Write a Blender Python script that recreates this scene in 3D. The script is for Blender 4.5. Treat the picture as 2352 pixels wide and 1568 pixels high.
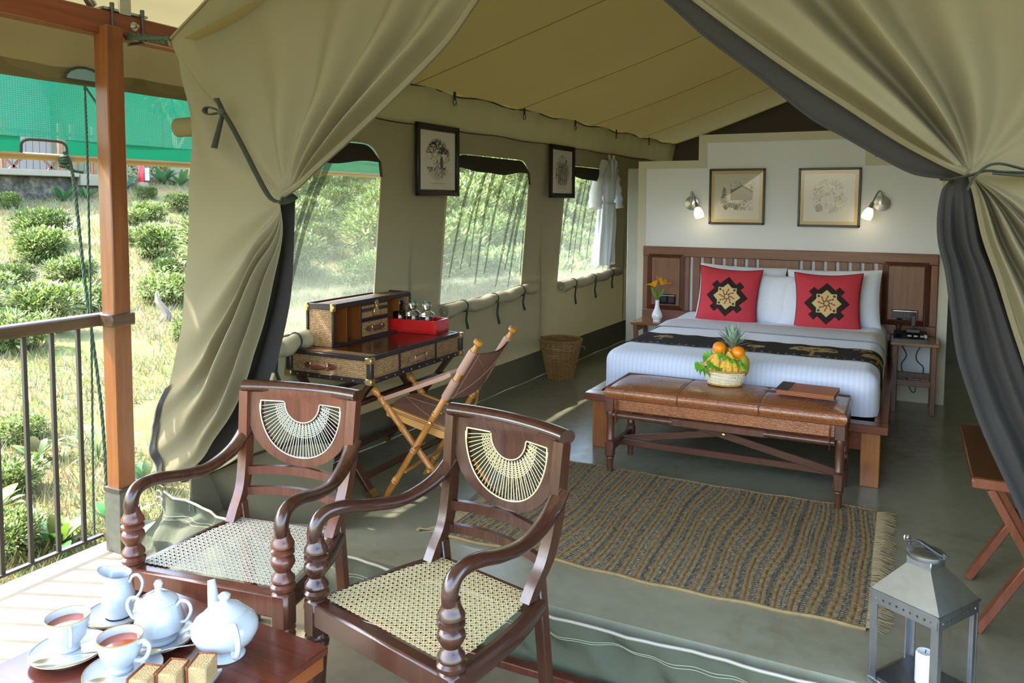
import bpy, bmesh, math, random
from math import sin, cos, pi, sqrt, atan2, radians, exp
from mathutils import Vector, Matrix, noise as mnoise
random.seed(7)
for o in list(bpy.data.objects): bpy.data.objects.remove(o)
S = bpy.context.scene
COL = S.collection
# ------------------------------------------------------------------ camera
cd = bpy.data.cameras.new('camera'); cam = bpy.data.objects.new('camera', cd); COL.objects.link(cam)
S.camera = cam
def cam_axes(yaw, pit, roll):
    fw = Vector((-sin(yaw)*cos(pit), cos(yaw)*cos(pit), -sin(pit)))
    r = fw.cross(Vector((0, 0, 1))).normalized(); d = fw.cross(r)
    c, s = cos(roll), sin(roll)
    return c*r+s*d, -s*r+c*d, fw
_r, _d, _f = cam_axes(0.461267, 0.0693755, -0.0052194)
cam.matrix_world = Matrix(((_r.x, -_d.x, -_f.x, 0), (_r.y, -_d.y, -_f.y, 0), (_r.z, -_d.z, -_f.z, 1.65), (0, 0, 0, 1)))
cd.sensor_width = 36; cd.lens = 1819.29/2352*36; cd.shift_y = -(784-593.35)/2352
cd.clip_start = .05; cd.clip_end = 400
# ------------------------------------------------------------------ world, sun, exposure
SUN_E = radians(52)
W = bpy.data.worlds.new('sky'); S.world = W; W.use_nodes = True
wn = W.node_tree.nodes; wl = W.node_tree.links
sky = wn.new('ShaderNodeTexSky'); sky.sky_type = 'NISHITA'; sky.sun_disc = False
sky.sun_elevation = SUN_E; sky.sun_rotation = atan2(-.93, -.37); sky.air_density = 1.2; sky.dust_density = 2.5
wn['Background'].inputs['Strength'].default_value = .55
wl.new(sky.outputs[0], wn['Background'].inputs['Color'])
sd = bpy.data.lights.new('sun', 'SUN'); sd.energy = 4.9; sd.angle = radians(.9); sd.color = (1, .95, .86)
sun = bpy.data.objects.new('sun', sd); COL.objects.link(sun)
sun.rotation_euler = Vector((.93*cos(SUN_E), .37*cos(SUN_E), -sin(SUN_E))).to_track_quat('-Z', 'Y').to_euler()
sun.location = (-20, -8, 18)
vs = S.view_settings
vs.view_transform = 'Standard'; vs.look = 'None'; vs.gamma = 1; vs.use_curve_mapping = False; vs.exposure = 1.86
S.cycles.max_bounces = 8; S.cycles.glossy_bounces = 3; S.cycles.transmission_bounces = 8; S.cycles.caustics_reflective = False; S.cycles.caustics_refractive = False
# ------------------------------------------------------------------ node materials
class NT:
    def __init__(s, name):
        s.m = bpy.data.materials.new(name); s.m.use_nodes = True; s.t = s.m.node_tree
        s.t.nodes.clear(); s.out = s.t.nodes.new('ShaderNodeOutputMaterial')
    def n(s, typ, ins=None, **kw):
        nd = s.t.nodes.new('ShaderNode'+typ)
        for k, v in kw.items(): setattr(nd, k, v)
        for k, v in (ins or {}).items(): s.set(nd.inputs[k], v)
        return nd
    def set(s, sock, v):
        if hasattr(v, 'is_output') or isinstance(v, bpy.types.NodeSocket): s.t.links.new(v, sock)
        else:
            if isinstance(v, tuple) and len(v) == 3 and sock.type == 'RGBA': v = (*v, 1)
            sock.default_value = v
    def coord(s, kind='Object', scale=(1, 1, 1), rot=(0, 0, 0)):
        tc = s.n('TexCoord'); mp = s.n('Mapping', {'Vector': tc.outputs[kind], 'Scale': scale, 'Rotation': rot})
        return mp.outputs[0]
    def noise(s, vec, scale=5, detail=4, rough=.55, dist=0):
        return s.n('TexNoise', {'Vector': vec, 'Scale': scale, 'Detail': detail, 'Roughness': rough, 'Distortion': dist}).outputs['Fac']
    def ramp(s, fac, stops):
        r = s.n('ValToRGB', {'Fac': fac}); e = r.color_ramp.elements
        while len(e) < len(stops): e.new(.5)
        for el, (p, c) in zip(e, stops): el.position = p; el.color = (*c, 1)
        return r.outputs[0]
    def mix(s, fac, a, b, mode='MIX'):
        m = s.n('Mix', data_type='RGBA', blend_type=mode); s.set(m.inputs[0], fac); s.set(m.inputs[6], a); s.set(m.inputs[7], b)
        return m.outputs[2]
    def math(s, op, a, b=0.0):
        m = s.n('Math', operation=op); s.set(m.inputs[0], a); s.set(m.inputs[1], b); return m.outputs[0]
    def bump(s, h, strength=.3, dist=.01):
        return s.n('Bump', {'Height': h, 'Strength': strength, 'Distance': dist}).outputs[0]
    def bsdf(s, col, rough=.5, metal=0, spec=.5, normal=None, coat=0, trans=0, **kw):
        b = s.n('BsdfPrincipled'); s.set(b.inputs['Base Color'], col); s.set(b.inputs['Roughness'], rough)
        b.inputs['Metallic'].default_value = metal; b.inputs['Specular IOR Level'].default_value = spec
        b.inputs['Coat Weight'].default_value = coat; b.inputs['Coat Roughness'].default_value = .15
        b.inputs['Transmission Weight'].default_value = trans
        for k, v in kw.items(): s.set(b.inputs[k], v)
        if normal is not None: s.set(b.inputs['Normal'], normal)
        return b.outputs[0]
    def end(s, sh): s.t.links.new(sh, s.out.inputs[0]); return s.m
    def mixsh(s, f, a, b):
        m = s.n('MixShader'); s.set(m.inputs[0], f); s.t.links.new(a, m.inputs[1]); s.t.links.new(b, m.inputs[2]); return m.outputs[0]

def hx(h):
    h = h.lstrip('#'); c = [int(h[i:i+2], 16)/255 for i in (0, 2, 4)]
    return tuple(x/12.92 if x <= .04045 else ((x+.055)/1.055)**2.4 for x in c)
def sc(c, k): return tuple(min(1, x*k) for x in c)

def plain(name, col, rough=.5, metal=0, spec=.5, var=.12, vscale=6, bump=0, bscale=80, coat=0, trl=0):
    t = NT(name); v = t.coord()
    c = t.mix(t.noise(v, vscale, 5), sc(col, 1-var), sc(col, 1+var)) if var else col
    nm = t.bump(t.noise(v, bscale, 3), bump, .004) if bump else None
    sh = t.bsdf(c, rough, metal, spec, nm, coat)
    if trl:
        tr = t.n('BsdfTranslucent', {'Color': c}).outputs[0]; sh = t.mixsh(trl, sh, tr)
    return t.end(sh)

def wood(name, c1, c2, axis=0, rough=.38, fine=1., coat=.15, spec=.45):
    t = NT(name); s = [26*fine]*3; s[axis] = 1.6*fine
    v = t.coord('Object', tuple(s))
    n1 = t.noise(v, 1, 6, .62, .6); s2 = [150*fine]*3; s2[axis] = 4*fine
    n2 = t.noise(t.coord('Object', tuple(s2)), 1, 3)
    f = t.math('ADD', t.math('MULTIPLY', n1, .8), t.math('MULTIPLY', n2, .22))
    c = t.ramp(f, [(.3, c1), (.5, sc(tuple((a+b)/2 for a, b in zip(c1, c2)), 1)), (.72, c2)])
    wear = t.noise(t.coord(), 9, 5)
    c = t.mix(t.math('MULTIPLY', wear, .35), c, sc(c1, .55))
    return t.end(t.bsdf(c, rough, 0, spec, t.bump(f, .12, .002), coat))

def canvas(name, col, trl=.35, var=.1, weave=900, fold=.25, fscale=2.2, rough=.9):
    t = NT(name); v = t.coord()
    c = t.mix(t.noise(v, 3.5, 5), sc(col, 1-var), sc(col, 1+var))
    c = t.mix(t.math('MULTIPLY', t.noise(v, 240, 2), .35), c, sc(col, .72))
    h = t.math('ADD', t.math('MULTIPLY', t.noise(v, weave, 1), .03), t.noise(v, fscale, 3, .5, .6))
    nm = t.bump(h, fold, .05)
    d = t.bsdf(c, rough, 0, .15, nm)
    tr = t.n('BsdfTranslucent', {'Color': t.mix(.5, c, sc(col, 1.5)), 'Normal': nm}).outputs[0]
    return t.end(t.mixsh(trl, d, tr))

def attr_mat(name, rough=.8, trl=0, bump=0, bscale=200, spec=.3, coat=0):
    t = NT(name); a = t.n('Attribute', attribute_name='Col').outputs['Color']
    nm = t.bump(t.noise(t.coord(), bscale, 3), bump, .003) if bump else None
    sh = t.bsdf(a, rough, 0, spec, nm, coat)
    if trl: sh = t.mixsh(trl, sh, t.n('BsdfTranslucent', {'Color': a}).outputs[0])
    return t.end(sh)

def screen(name, col, opac, trl=.5):
    t = NT(name)
    d = t.mixsh(trl, t.n('BsdfDiffuse', {'Color': col}).outputs[0], t.n('BsdfTranslucent', {'Color': col}).outputs[0])
    return t.end(t.mixsh(opac, t.n('BsdfTransparent').outputs[0], d))

def rattan(name, cA, cB, cD, sx=1, top=False):
    t = NT(name); tc = t.n('TexCoord'); sp = t.n('SeparateXYZ', {0: tc.outputs['Object']})
    if top: vec = t.n('CombineXYZ', {0: sp.outputs[0], 1: sp.outputs[1]}).outputs[0]
    else: vec = t.n('CombineXYZ', {0: t.math('ADD', sp.outputs[0], sp.outputs[1]), 1: sp.outputs[2]}).outputs[0]
    b = t.n('TexBrick', {'Vector': vec, 'Color1': cA, 'Color2': cB, 'Mortar': cD, 'Scale': 1.0, 'Mortar Size': .0018, 'Mortar Smooth': .6, 'Bias': 0., 'Brick Width': .014, 'Row Height': .0105})
    n = t.noise(tc.outputs['Object'], 12, 4)
    c = t.mix(t.math('MULTIPLY', n, .4), b.outputs['Color'], sc(cA, .62))
    return t.end(t.bsdf(c, .55, 0, .3, t.bump(t.math('SUBTRACT', 1.0, b.outputs['Fac']), .6, .002)))

# ------------------------------------------------------------------ mesh builder
def cr(pts, n):
    """catmull-rom resample of a list of tuples to n points"""
    P = [Vector(p) for p in pts]; P = [2*P[0]-P[1]]+P+[2*P[-1]-P[-2]]; out = []
    m = len(P)-3
    for i in range(n):
        t = i/(n-1)*m; k = min(int(t), m-1); t -= k
        a, b, c, d = P[k:k+4]
        out.append(.5*((2*b)+(c-a)*t+(2*a-5*b+4*c-d)*t*t+(3*b-a-3*c+d)*t**3))
    return out
def lerp(a, b, t): return a+(b-a)*t
def sstep(a, b, x):
    t = max(0, min(1, (x-a)/(b-a))); return t*t*(3-2*t)
def interp(xs, ys, x):
    if x <= xs[0]: return ys[0]
    for i in range(1, len(xs)):
        if x <= xs[i]: return lerp(ys[i-1], ys[i], (x-xs[i-1])/(xs[i]-xs[i-1]))
    return ys[-1]
class MB:
    def __init__(s): s.v = []; s.f = []; s.c = []; s.usec = False
    def add(s, vs, fs, T=None, col=None):
        b = len(s.v)
        s.v += [tuple(T @ Vector(p)) if T is not None else tuple(p) for p in vs]
        s.f += [tuple(i+b for i in f) for f in fs]
        if col is not None:
            s.usec = True; s.c += [(0, 0, 0)]*(b-len(s.c))
            s.c += col if isinstance(col, list) else [col]*len(vs)
        return s
    def box(s, c, size, T=None, bev=0, col=None, rz=0):
        x, y, z = (q/2 for q in size); b = min(bev, x*.95, y*.95, z*.95)
        M = Matrix.Translation(c) @ Matrix.Rotation(rz, 4, 'Z')
        if T is not None: M = T @ M
        if b <= 0:
            vs = [(sx*x, sy*y, sz*z) for sx in (-1, 1) for sy in (-1, 1) for sz in (-1, 1)]
            return s.add(vs, [(0, 1, 3, 2), (4, 6, 7, 5), (0, 4, 5, 1), (2, 3, 7, 6), (0, 2, 6, 4), (1, 5, 7, 3)], M, col)
        vs = []; idx = {}
        for sx in (-1, 1):
            for sy in (-1, 1):
                for sz in (-1, 1):
                    for a in range(3):
                        p = [sx*(x-b), sy*(y-b), sz*(z-b)]; p[a] = (sx*x, sy*y, sz*z)[a]
                        idx[sx, sy, sz, a] = len(vs); vs.append(p)
        fs = []
        for sg in (-1, 1):
            q = [(-1, -1), (1, -1), (1, 1), (-1, 1)]
            f0 = [idx[sg, a, b_, 0] for a, b_ in q]; f1 = [idx[a, sg, b_, 1] for a, b_ in q]; f2 = [idx[a, b_, sg, 2] for a, b_ in q]
            fs += [f0 if sg > 0 else f0[::-1], f1[::-1] if sg > 0 else f1, f2 if sg > 0 else f2[::-1]]
        for a in (-1, 1):
            for c_ in (-1, 1):
                k = 1 if a*c_ > 0 else -1
                def q4(f): fs.append(f if k > 0 else f[::-1])
                q4([idx[a, c_, -1, 0], idx[a, c_, -1, 1], idx[a, c_, 1, 1], idx[a, c_, 1, 0]])
                q4([idx[a, 1, c_, 2], idx[a, 1, c_, 0], idx[a, -1, c_, 0], idx[a, -1, c_, 2]][::1])
                q4([idx[-1, a, c_, 1], idx[-1, a, c_, 2], idx[1, a, c_, 2], idx[1, a, c_, 1]][::1])
                for e in (-1, 1):
                    t = [idx[a, c_, e, 0], idx[a, c_, e, 1], idx[a, c_, e, 2]]
                    fs.append(t if a*c_*e > 0 else t[::-1])
        return s.add(vs, fs, M, col)
    def bar(s, p0, p1, w, h, up=(0, 0, 1), T=None, bev=0, ext=0, col=None):
        p0, p1 = Vector(p0), Vector(p1); x = (p1-p0); L = x.length+2*ext; x.normalize()
        y = Vector(up).cross(x)
        if y.length < 1e-4: y = Vector((0, 1, 0)).cross(x)
        y.normalize(); z = x.cross(y)
        M = Matrix(((x.x, y.x, z.x, 0), (x.y, y.y, z.y, 0), (x.z, y.z, z.z, 0), (0, 0, 0, 1)))
        M = Matrix.Translation((p0+p1)/2) @ M
        return s.box((0, 0, 0), (L, w, h), (T @ M) if T is not None else M, bev, col)
    def tube(s, path, r, n=8, closed=False, T=None, caps=True, col=None, flat=None, up=None):
        P = [Vector(p) for p in path]; m = len(P)
        R = r if isinstance(r, (list, tuple)) else [r]*m
        vs = []; prev = None
        for i, p in enumerate(P):
            if closed: d = P[(i+1) % m]-P[i-1]
            else: d = P[min(i+1, m-1)]-P[max(i-1, 0)]
            d.normalize() if d.length > 1e-9 else None
            if up is not None:
                a = Vector(up).cross(d)
                if a.length < 1e-5: a = Vector((1, 0, 0)).cross(d)
            elif prev is None:
                a = d.orthogonal()
                if abs(d.z) < .9: a = Vector((0, 0, 1)).cross(d)
            else: a = prev-d*prev.dot(d)
            a.normalize(); prev = a; b = d.cross(a)
            ra = R[i]; ra, rb = ra if isinstance(ra, tuple) else (ra, ra*(flat or 1))
            for k in range(n):
                t = 2*pi*k/n
                vs.append(p+a*cos(t)*ra+b*sin(t)*rb)
        fs = []
        for i in range(m if closed else m-1):
            j = (i+1) % m
            for k in range(n): fs.append((i*n+k, i*n+(k+1) % n, j*n+(k+1) % n, j*n+k))
        if caps and not closed: fs += [tuple(range(n))[::-1], tuple((m-1)*n+k for k in range(n))]
        return s.add(vs, fs, T, col)
    def cyl(s, p0, p1, r0, r1=None, n=14, T=None, col=None): return s.tube([p0, p1], [r0, r0 if r1 is None else r1], n, T=T, col=col)
    def lathe(s, prof, n=24, T=None, col=None, sx=1, sy=1, cap=True):
        vs = []; fs = []; m = len(prof)
        for r, z in prof:
            for k in range(n): vs.append((r*cos(2*pi*k/n)*sx, r*sin(2*pi*k/n)*sy, z))
        for i in range(m-1):
            for k in range(n): fs.append((i*n+k, i*n+(k+1) % n, (i+1)*n+(k+1) % n, (i+1)*n+k))
        if cap and prof[0][0] > 1e-6: fs.append(tuple(range(n))[::-1])
        if cap and prof[-1][0] > 1e-6: fs.append(tuple((m-1)*n+k for k in range(n)))
        return s.add(vs, fs, T, col)
    def grid(s, nu, nv, fn, T=None, cu=False, colfn=None, flip=False):
        vs = []; fs = []; cs = []
        for j in range(nv):
            for i in range(nu):
                u = i/(nu if cu else nu-1); v = j/(nv-1); vs.append(fn(u, v))
                if colfn: cs.append(colfn(u, v))
        for j in range(nv-1):
            for i in range(nu if cu else nu-1):
                a, b = j*nu+i, j*nu+(i+1) % nu; q = (a, b, b+nu, a+nu); fs.append(q[::-1] if flip else q)
        return s.add(vs, fs, T, cs if colfn else None)
    def prism(s, poly, h, T=None, col=None):
        n = len(poly); vs = [(x, y, 0) for x, y in poly]+[(x, y, h) for x, y in poly]
        fs = [tuple(range(n))[::-1], tuple(range(n, 2*n))]+[(i, (i+1) % n, (i+1) % n+n, i+n) for i in range(n)]
        return s.add(vs, fs, T, col)
    def plate(s, outer, holes, th, T=None, fn=None, cuts=0):
        """flat sheet with holes in local xy, thickness th along z; fn maps points"""
        bm = bmesh.new(); loops = []
        for lp in [outer]+holes:
            vv = [bm.verts.new((x, y, 0)) for x, y in lp]; loops.append(len(vv))
            for i in range(len(vv)): bm.edges.new((vv[i], vv[(i+1) % len(vv)]))
        bmesh.ops.triangle_fill(bm, use_beauty=True, use_dissolve=False, edges=bm.edges[:])
        bm.verts.index_update(); V = [v.co.copy() for v in bm.verts]
        F = []
        for f in bm.faces:
            ids = [v.index for v in f.verts]
            if f.normal.z < 0: ids = ids[::-1]
            F.append(tuple(ids))
        bm.free(); n = len(V)
        vs = [(p.x, p.y, 0) for p in V]+[(p.x, p.y, th) for p in V]
        fs = [f[::-1] for f in F]+[tuple(i+n for i in f) for f in F]
        b = 0
        for k, L in enumerate(loops):
            for i in range(L):
                a, c = b+i, b+(i+1) % L; q = (a, c, c+n, a+n); fs.append(q)
            b += L
        if fn: vs = [fn(*p) for p in vs]
        return s.add(vs, fs, T)
    def build(s, name, mat, parent=None, smooth=True, ang=38, fix=None):
        me = bpy.data.meshes.new(name); me.from_pydata(s.v, [], s.f); me.materials.append(mat)
        if s.usec:
            s.c += [(0, 0, 0)]*(len(s.v)-len(s.c))
            a = me.color_attributes.new('Col', 'FLOAT_COLOR', 'POINT')
            a.data.foreach_set('color', [q for c in s.c for q in (*c, 1)])
        if fix or (fix is None and len(s.f) < 40000):
            bm = bmesh.new(); bm.from_mesh(me); bmesh.ops.recalc_face_normals(bm, faces=bm.faces[:]); bm.to_mesh(me); bm.free()
        if smooth:
            me.shade_smooth(); me.set_sharp_from_angle(angle=radians(ang))
        o = bpy.data.objects.new(name, me); COL.objects.link(o)
        if parent is not None: o.parent = parent
        return o
def tag(o, label=None, cat=None, group=None, kind=None):
    if label: o['label'] = label
    if cat: o['category'] = cat
    if group: o['group'] = group
    if kind: o['kind'] = kind
    return o
def thing(name, loc, rz=0, label=None, cat=None, group=None, kind=None):
    o = bpy.data.objects.new(name, None); COL.objects.link(o); o.location = loc; o.rotation_euler = (0, 0, rz)
    o.empty_display_size = .05
    return tag(o, label, cat, group, kind)
def dup(root, loc=None, rz=None, label=None, scale=None, parent=None):
    r = root.copy(); COL.objects.link(r)
    if parent is not None: r.parent = parent
    if loc is not None: r.location = loc
    if rz is not None: r.rotation_euler = (0, 0, rz)
    if scale is not None: r.scale = (scale,)*3
    if label: r['label'] = label
    for ch in list(root.children): dup(ch, parent=r)
    return r
def share(o, parent, loc=None, rz=None):
    c = bpy.data.objects.new(o.name.split('.')[0], o.data); COL.objects.link(c); c.parent = parent
    if loc is not None: c.location = loc
    if rz is not None: c.rotation_euler = (0, 0, rz)
    return c
# ------------------------------------------------------------------ shared materials
KHAKI = hx('#8a8262')
m_canvas = canvas('canvas_khaki', KHAKI, .2, .08)
m_roofcv = canvas('canvas_roof', hx('#8f8663'), .5, .1, fold=.12)
m_wallcv = canvas('canvas_wall', hx('#a8a288'), .17, .07, fold=.2, fscale=1.6)
m_dark = canvas('canvas_dark', hx('#4a4032'), .05, .1)
m_bind = plain('binding_tape', hx('#a9a084'), .9, var=.05)
m_tie = plain('strap_olive', hx('#33372a'), .9, var=.15, bump=.3, bscale=300)
m_black = plain('black_plastic', (.012, .012, .013), .3, var=.05)
m_steel = plain('brushed_steel', (.52, .52, .5), .32, 1, var=.12, vscale=30)
m_brass = plain('brass', (.62, .47, .2), .38, 1, var=.25, vscale=25)
m_iron = plain('painted_iron', hx('#322e28'), .5, var=.2, vscale=14)
m_white = plain('white_paint', hx('#e3e7f0'), .6, var=.02)
m_cream = plain('cream_paint', hx('#cdcab9'), .65, var=.03)
m_post = wood('post_wood', hx('#5e3318'), hx('#84502b'), 2, .32)
m_beam = wood('beam_wood', hx('#5a2a16'), hx('#84472a'), 1, .35)
m_rail = wood('rail_wood', hx('#3b2a1c'), hx('#5e4630'), 1, .4)
m_dkwood = wood('mahogany', hx('#3a1a12'), hx('#643428'), 2, .3, 1.4)
m_midwood = wood('headboard_wood', hx('#6b402c'), hx('#8f6248'), 2, .45, 1.2)
m_midwood_x = wood('headboard_rail_wood', hx('#6b402c'), hx('#8a5c44'), 0, .45, 1.2)
# concrete
def concrete(name, c, c2, rough, patch=.9):
    t = NT(name); v = t.coord()
    n = t.noise(v, patch, 6, .6, .8); n2 = t.noise(v, 14, 5, .6)
    f = t.math('ADD', t.math('MULTIPLY', n, .75), t.math('MULTIPLY', n2, .3))
    col = t.ramp(f, [(.32, c2), (.5, c), (.7, sc(c, 1.22))])
    r = t.math('ADD', rough, t.math('MULTIPLY', n2, .18))
    return t.end(t.bsdf(col, r, 0, .45, t.bump(t.noise(v, 30, 4), .05, .004)))
m_floor = concrete('polished_cement', hx('#83826f'), hx('#6b674f'), .14)
m_deck = concrete('deck_cement', hx('#736954'), hx('#5f5541'), .55, 1.6)
# ------------------------------------------------------------------ floors
st = lambda o, l=None, c=None: tag(o, l, c, kind='structure')
m = MB(); m.box((-.95, 6.95, -.1), (4.75, 8.1, .2)); st(m.build('floor', m_floor, smooth=False), 'polished grey-green cement floor inside the tent', 'floor')
m = MB(); m.box((-.4, .55, -.3), (6.9, 4.7, .2)); m.box((-3.57, 6.9, -.3), (.56, 8., .2), bev=.01)
st(m.build('floor', m_deck, smooth=False), 'sunlit beige cement veranda deck', 'floor')
# ------------------------------------------------------------------ tent side wall with windows
def WL(y, z, o=0): return (-3.40+.0357*y+.08*z+o, y, z)
def rrect(y0, y1, z0, z1, rt, rb, skew=0, n=7):
    P = []
    for (cy, cz, r, a0) in ((y0+rb, z0+rb, rb, pi), (y1-rb, z0+rb, rb, 1.5*pi), (y1-rt, z1-rt, rt, 0), (y0+rt, z1-rt, rt, .5*pi)):
        for k in range(n):
            a = a0+.5*pi*k/(n-1); P.append((cy+r*cos(a), cz+r*sin(a)))
    return P
WIN = [(3.02, 4.29), (5.08, 6.40), (7.16, 8.57)]
ZB, ZT = .88, 2.03
outs = [rrect(a, b, ZB, ZT, .2, .02) for a, b in WIN]
m = MB()
m.plate([(2.86, .02), (10.6, .02), (10.6, 2.2), (2.86, 2.2)], outs, .004, fn=lambda x, y, z: WL(x, y, z))
wl_ = m.build('wall_left', m_wallcv, smooth=False); st(wl_, 'khaki canvas tent side wall with three screened windows', 'wall')
# gathered upper band between seam and eave, wavy
m = MB()
def band(u, v):
    y = lerp(2.86, 10.6, u); z = lerp(2.19, 2.44+.012*sin(u*60), v)
    w = .012*sin(y*9+sin(y*3)*2)*v+.006*sin(y*23)*v
    p = WL(y, z, .012+w+.02*v); return p
m.grid(320, 7, band); m.build('gathered_band', m_wallcv, wl_)
m = MB(); m.tube([WL(2.86+i*.1, 2.19+.006*sin(i*.7), .012) for i in range(78)], .004, 5); m.build('seam', m_tie, wl_)
m = MB(); m.tube([(WL(2.86+i*.05, 2.44+.012*sin(i*.05/7.74*60), .035)) for i in range(155)], .006, 5); m.build('eave_seam', m_tie, wl_)
# floor skirting of the wall (mud flap) and vertical seams
m = MB(); m.grid(80, 6, lambda u, v: WL(lerp(2.86, 10.6, u), lerp(.002, .235, v), .012+.048*(1-v)**2+.006*sin(u*70)*(1-v)))
m.build('mud_flap', plain('flap_canvas', hx('#655f48'), .85, var=.15), wl_)
for y in (4.68, 6.75, 8.95):
    m = MB(); m.box((0, 0, 0), (.004, .025, 1.9), Matrix.Translation(WL(y, 1.22, .006))); m.build('seam_strip', m_wallcv, wl_)
# eave hooks
for y, w_ in ((5.024, 'right above the first print on the canvas wall'), (6.116, 'above the middle window'), (7.178, 'above the second print on the canvas wall'), (8.27, 'from which the robe hanger hangs'), (9.363, 'farthest back near the cream partition')):
    h = thing('eave_hook', WL(y, 2.40, .06), 0, 'dark eave webbing loop '+w_, 'hook', 'eave hooks along the side wall')
    m = MB(); m.box((0, 0, .025), (.006, .03, .06)); m.build('webbing', m_tie, h)
    m = MB(); m.tube([(0, .022*cos(a*pi/8), -.02+.022*sin(a*pi/8)) for a in range(16)], .0035, 6, True); m.build('ring', m_iron, h)
# windows
m_scr = screen('mosquito_screen', hx('#b4baa8'), .33, .6)
m_scr2 = screen('screen_tuck', hx('#3c4232'), .62, .25)
m_flap = plain('black_flap', hx('#2a251c'), .95, var=.2)
m_roll = canvas('rolled_canvas', hx('#b3ab90'), .1, .06)
rr = random.Random(3)
for i, (a, b) in enumerate(WIN):
    w = thing('window_%d' % (i+1), (0, 0, 0), 0, ['near screened tent window beside the cane desk', 'middle screened tent window between the two framed prints', 'far screened tent window with the white robe hanging before it'][i], 'window', kind='structure')
    m = MB(); o = outs[i]; cyc = [(sum(p[0] for p in o)/len(o), sum(p[1] for p in o)/len(o))]
    def scr(u, v, a=a, b=b):
        y = lerp(a-.02, b+.02, u); z = lerp(ZB-.02, ZT+.02, v)
        return WL(y, z, -.012+.006*sin(y*23+z*7)+.004*sin(y*51-z*11))
    m.grid(40, 24, scr); m.build('screen', m_scr, w)
    m = MB()      # tucks where the loose netting doubles over
    for k in range(9 if i else 4):
        y0 = lerp(a+.12, b-.02, (k+rr.random()*.7)/8.); wd = rr.uniform(.012, .04); sl = rr.uniform(.14, .36); zt = rr.uniform(1.86, 1.97); zb = rr.uniform(.9, 1.15)
        pts = []
        for q in range(13):
            t = q/12; z = lerp(zt, zb, t); y = y0+sl*(1-t)-.1-.03*sin(t*4); wq = wd*(1-.75*t)+.002
            pts.append((y, z, wq))
        vs_ = [WL(min(max(y+s_*wq, a+.01), b-.01), z, -.004+.005*(s_ == 0)) for y, z, wq in pts for s_ in (-1, 0, 1)]
        m.add(vs_, [(q*3+s_, q*3+s_+1, q*3+s_+4, q*3+s_+3) for q in range(12) for s_ in (0, 1)])
    m.build('screen_tucks', m_scr2, w)
    m = MB(); m.tube([WL(y, z, .006) for y, z in o], .009, 6, True, flat=.5); m.build('binding', m_bind, w)
    m = MB()
    def fl(u, v, a=a, b=b):
        y = lerp(a+.015, b-.015, u); e = min(u, 1-u)
        zt = ZT-.012-(.2-sqrt(max(0, .04-(.2-min(.2, e*(b-a)))**2)))
        zb = 1.90+.014*sin(u*7+1)+.005*sin(u*17)
        if zb > zt: zb = zt-.002
        return WL(y, lerp(zb, zt, v), .01+.022*sin(pi*(1-v)*.8))
    m.grid(50, 6, fl); m.build('top_flap', m_flap, w)
    # rolled-up blind under the sill
    rb = MB(); n = 40; path = []; rad = []
    for q in range(n):
        t = q/(n-1); y = lerp(a+.0, b+.16, t); sag = .035*sin(t*pi*3)**2*.5+.05*t*t-.02
        path.append(WL(y if i else lerp(a, 3.62, t), ZB-.03+sag-(0 if i else .03), .062+.008*sin(t*19))); tie = min(abs(t-q_) for q_ in (.18, .52, .84)); rad.append(.052*(.72+.28*sstep(0, .09, tie))+.004*sin(t*47))
    rb.tube(path, rad, 14); r = rb.build('rolled_blind', m_roll, w)
    m = MB()
    for q in range(20): pass
    sp = [Vector(path[0])+Vector((cos(k*.5)*.046*(1-k/42), -.003, sin(k*.5)*.046*(1-k/42))) for k in range(34)]
    m.tube(sp, .004, 5); m.build('roll_spiral', plain('roll_edge', hx('#776f58'), .9), r)
    for q_ in (.18, .52, .84):
        k = int(q_*(n-1)); p = Vector(path[k]); m = MB()
        m.tube([p+Vector((cos(t_*pi/8)*(rad[k]+.004), 0, sin(t_*pi/8)*(rad[k]+.004))) for t_ in range(16)], .006, 5, True)
        L = rr.uniform(.14, .2)
        m.tube([p+Vector((.03, .01, -.04)), p+Vector((.015, .02, -.04-L*.5)), p+Vector((.012, .05+.02*rr.random(), -.04-L))], [.009, .009, .012], 6, flat=.3)
        m.build('tie', m_tie, r)
# ------------------------------------------------------------------ tent roof, gable, far walls
RIDGE_X, RIDGE_Z = -1.0, 3.08
def roofL(u, v):
    y = lerp(2.75, 10.6, u); e = WL(y, 2.43, -.02); t = v
    x = lerp(e[0], RIDGE_X, t); z = lerp(e[2], RIDGE_Z, t)-.035*sin(pi*t)*(.5+.5*sin(y*2.05*1.0))-.01*sin(pi*t)*sin(y*5+t*3)
    return (x, y, z)
def roofR(u, v):
    y = lerp(2.75, 10.6, u); x = lerp(RIDGE_X, 1.2, v); return (x, y, lerp(RIDGE_Z, 2.43, v)-.035*sin(pi*v)*(.5+.5*sin(y*2.05)))
m = MB(); m.grid(90, 20, roofL); ce = m.build('ceiling', m_roofcv); st(ce, 'sloping khaki canvas tent roof lining', 'ceiling')
m = MB(); m.grid(60, 12, roofR); m.build('roof_slope', m_roofcv, ce)
for y in (4.55, 6.1, 7.65, 9.2):
    m = MB(); m.tube([Vector(roofL((y-2.75)/7.85, q/14))+Vector((0, 0, -.001)) for q in range(15)], .005, 5, flat=.3); m.build('roof_seam', m_roofcv, ce)
m = MB(); m.add([(-3.0, 10.5, 0), (1.2, 10.5, 0), (1.2, 10.5, 2.43), (RIDGE_X, 10.5, RIDGE_Z+.05), (-3.0, 10.5, 2.43)], [(0, 1, 2, 3, 4)])
st(m.build('wall_back', m_dark, smooth=False), 'dark canvas gable at the far end of the tent', 'wall')
m = MB(); m.box((1.2, 6.7, 1.22), (.02, 7.8, 2.46)); st(m.build('wall_right', m_wallcv, smooth=False), 'canvas tent wall on the far right side', 'wall')
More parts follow.
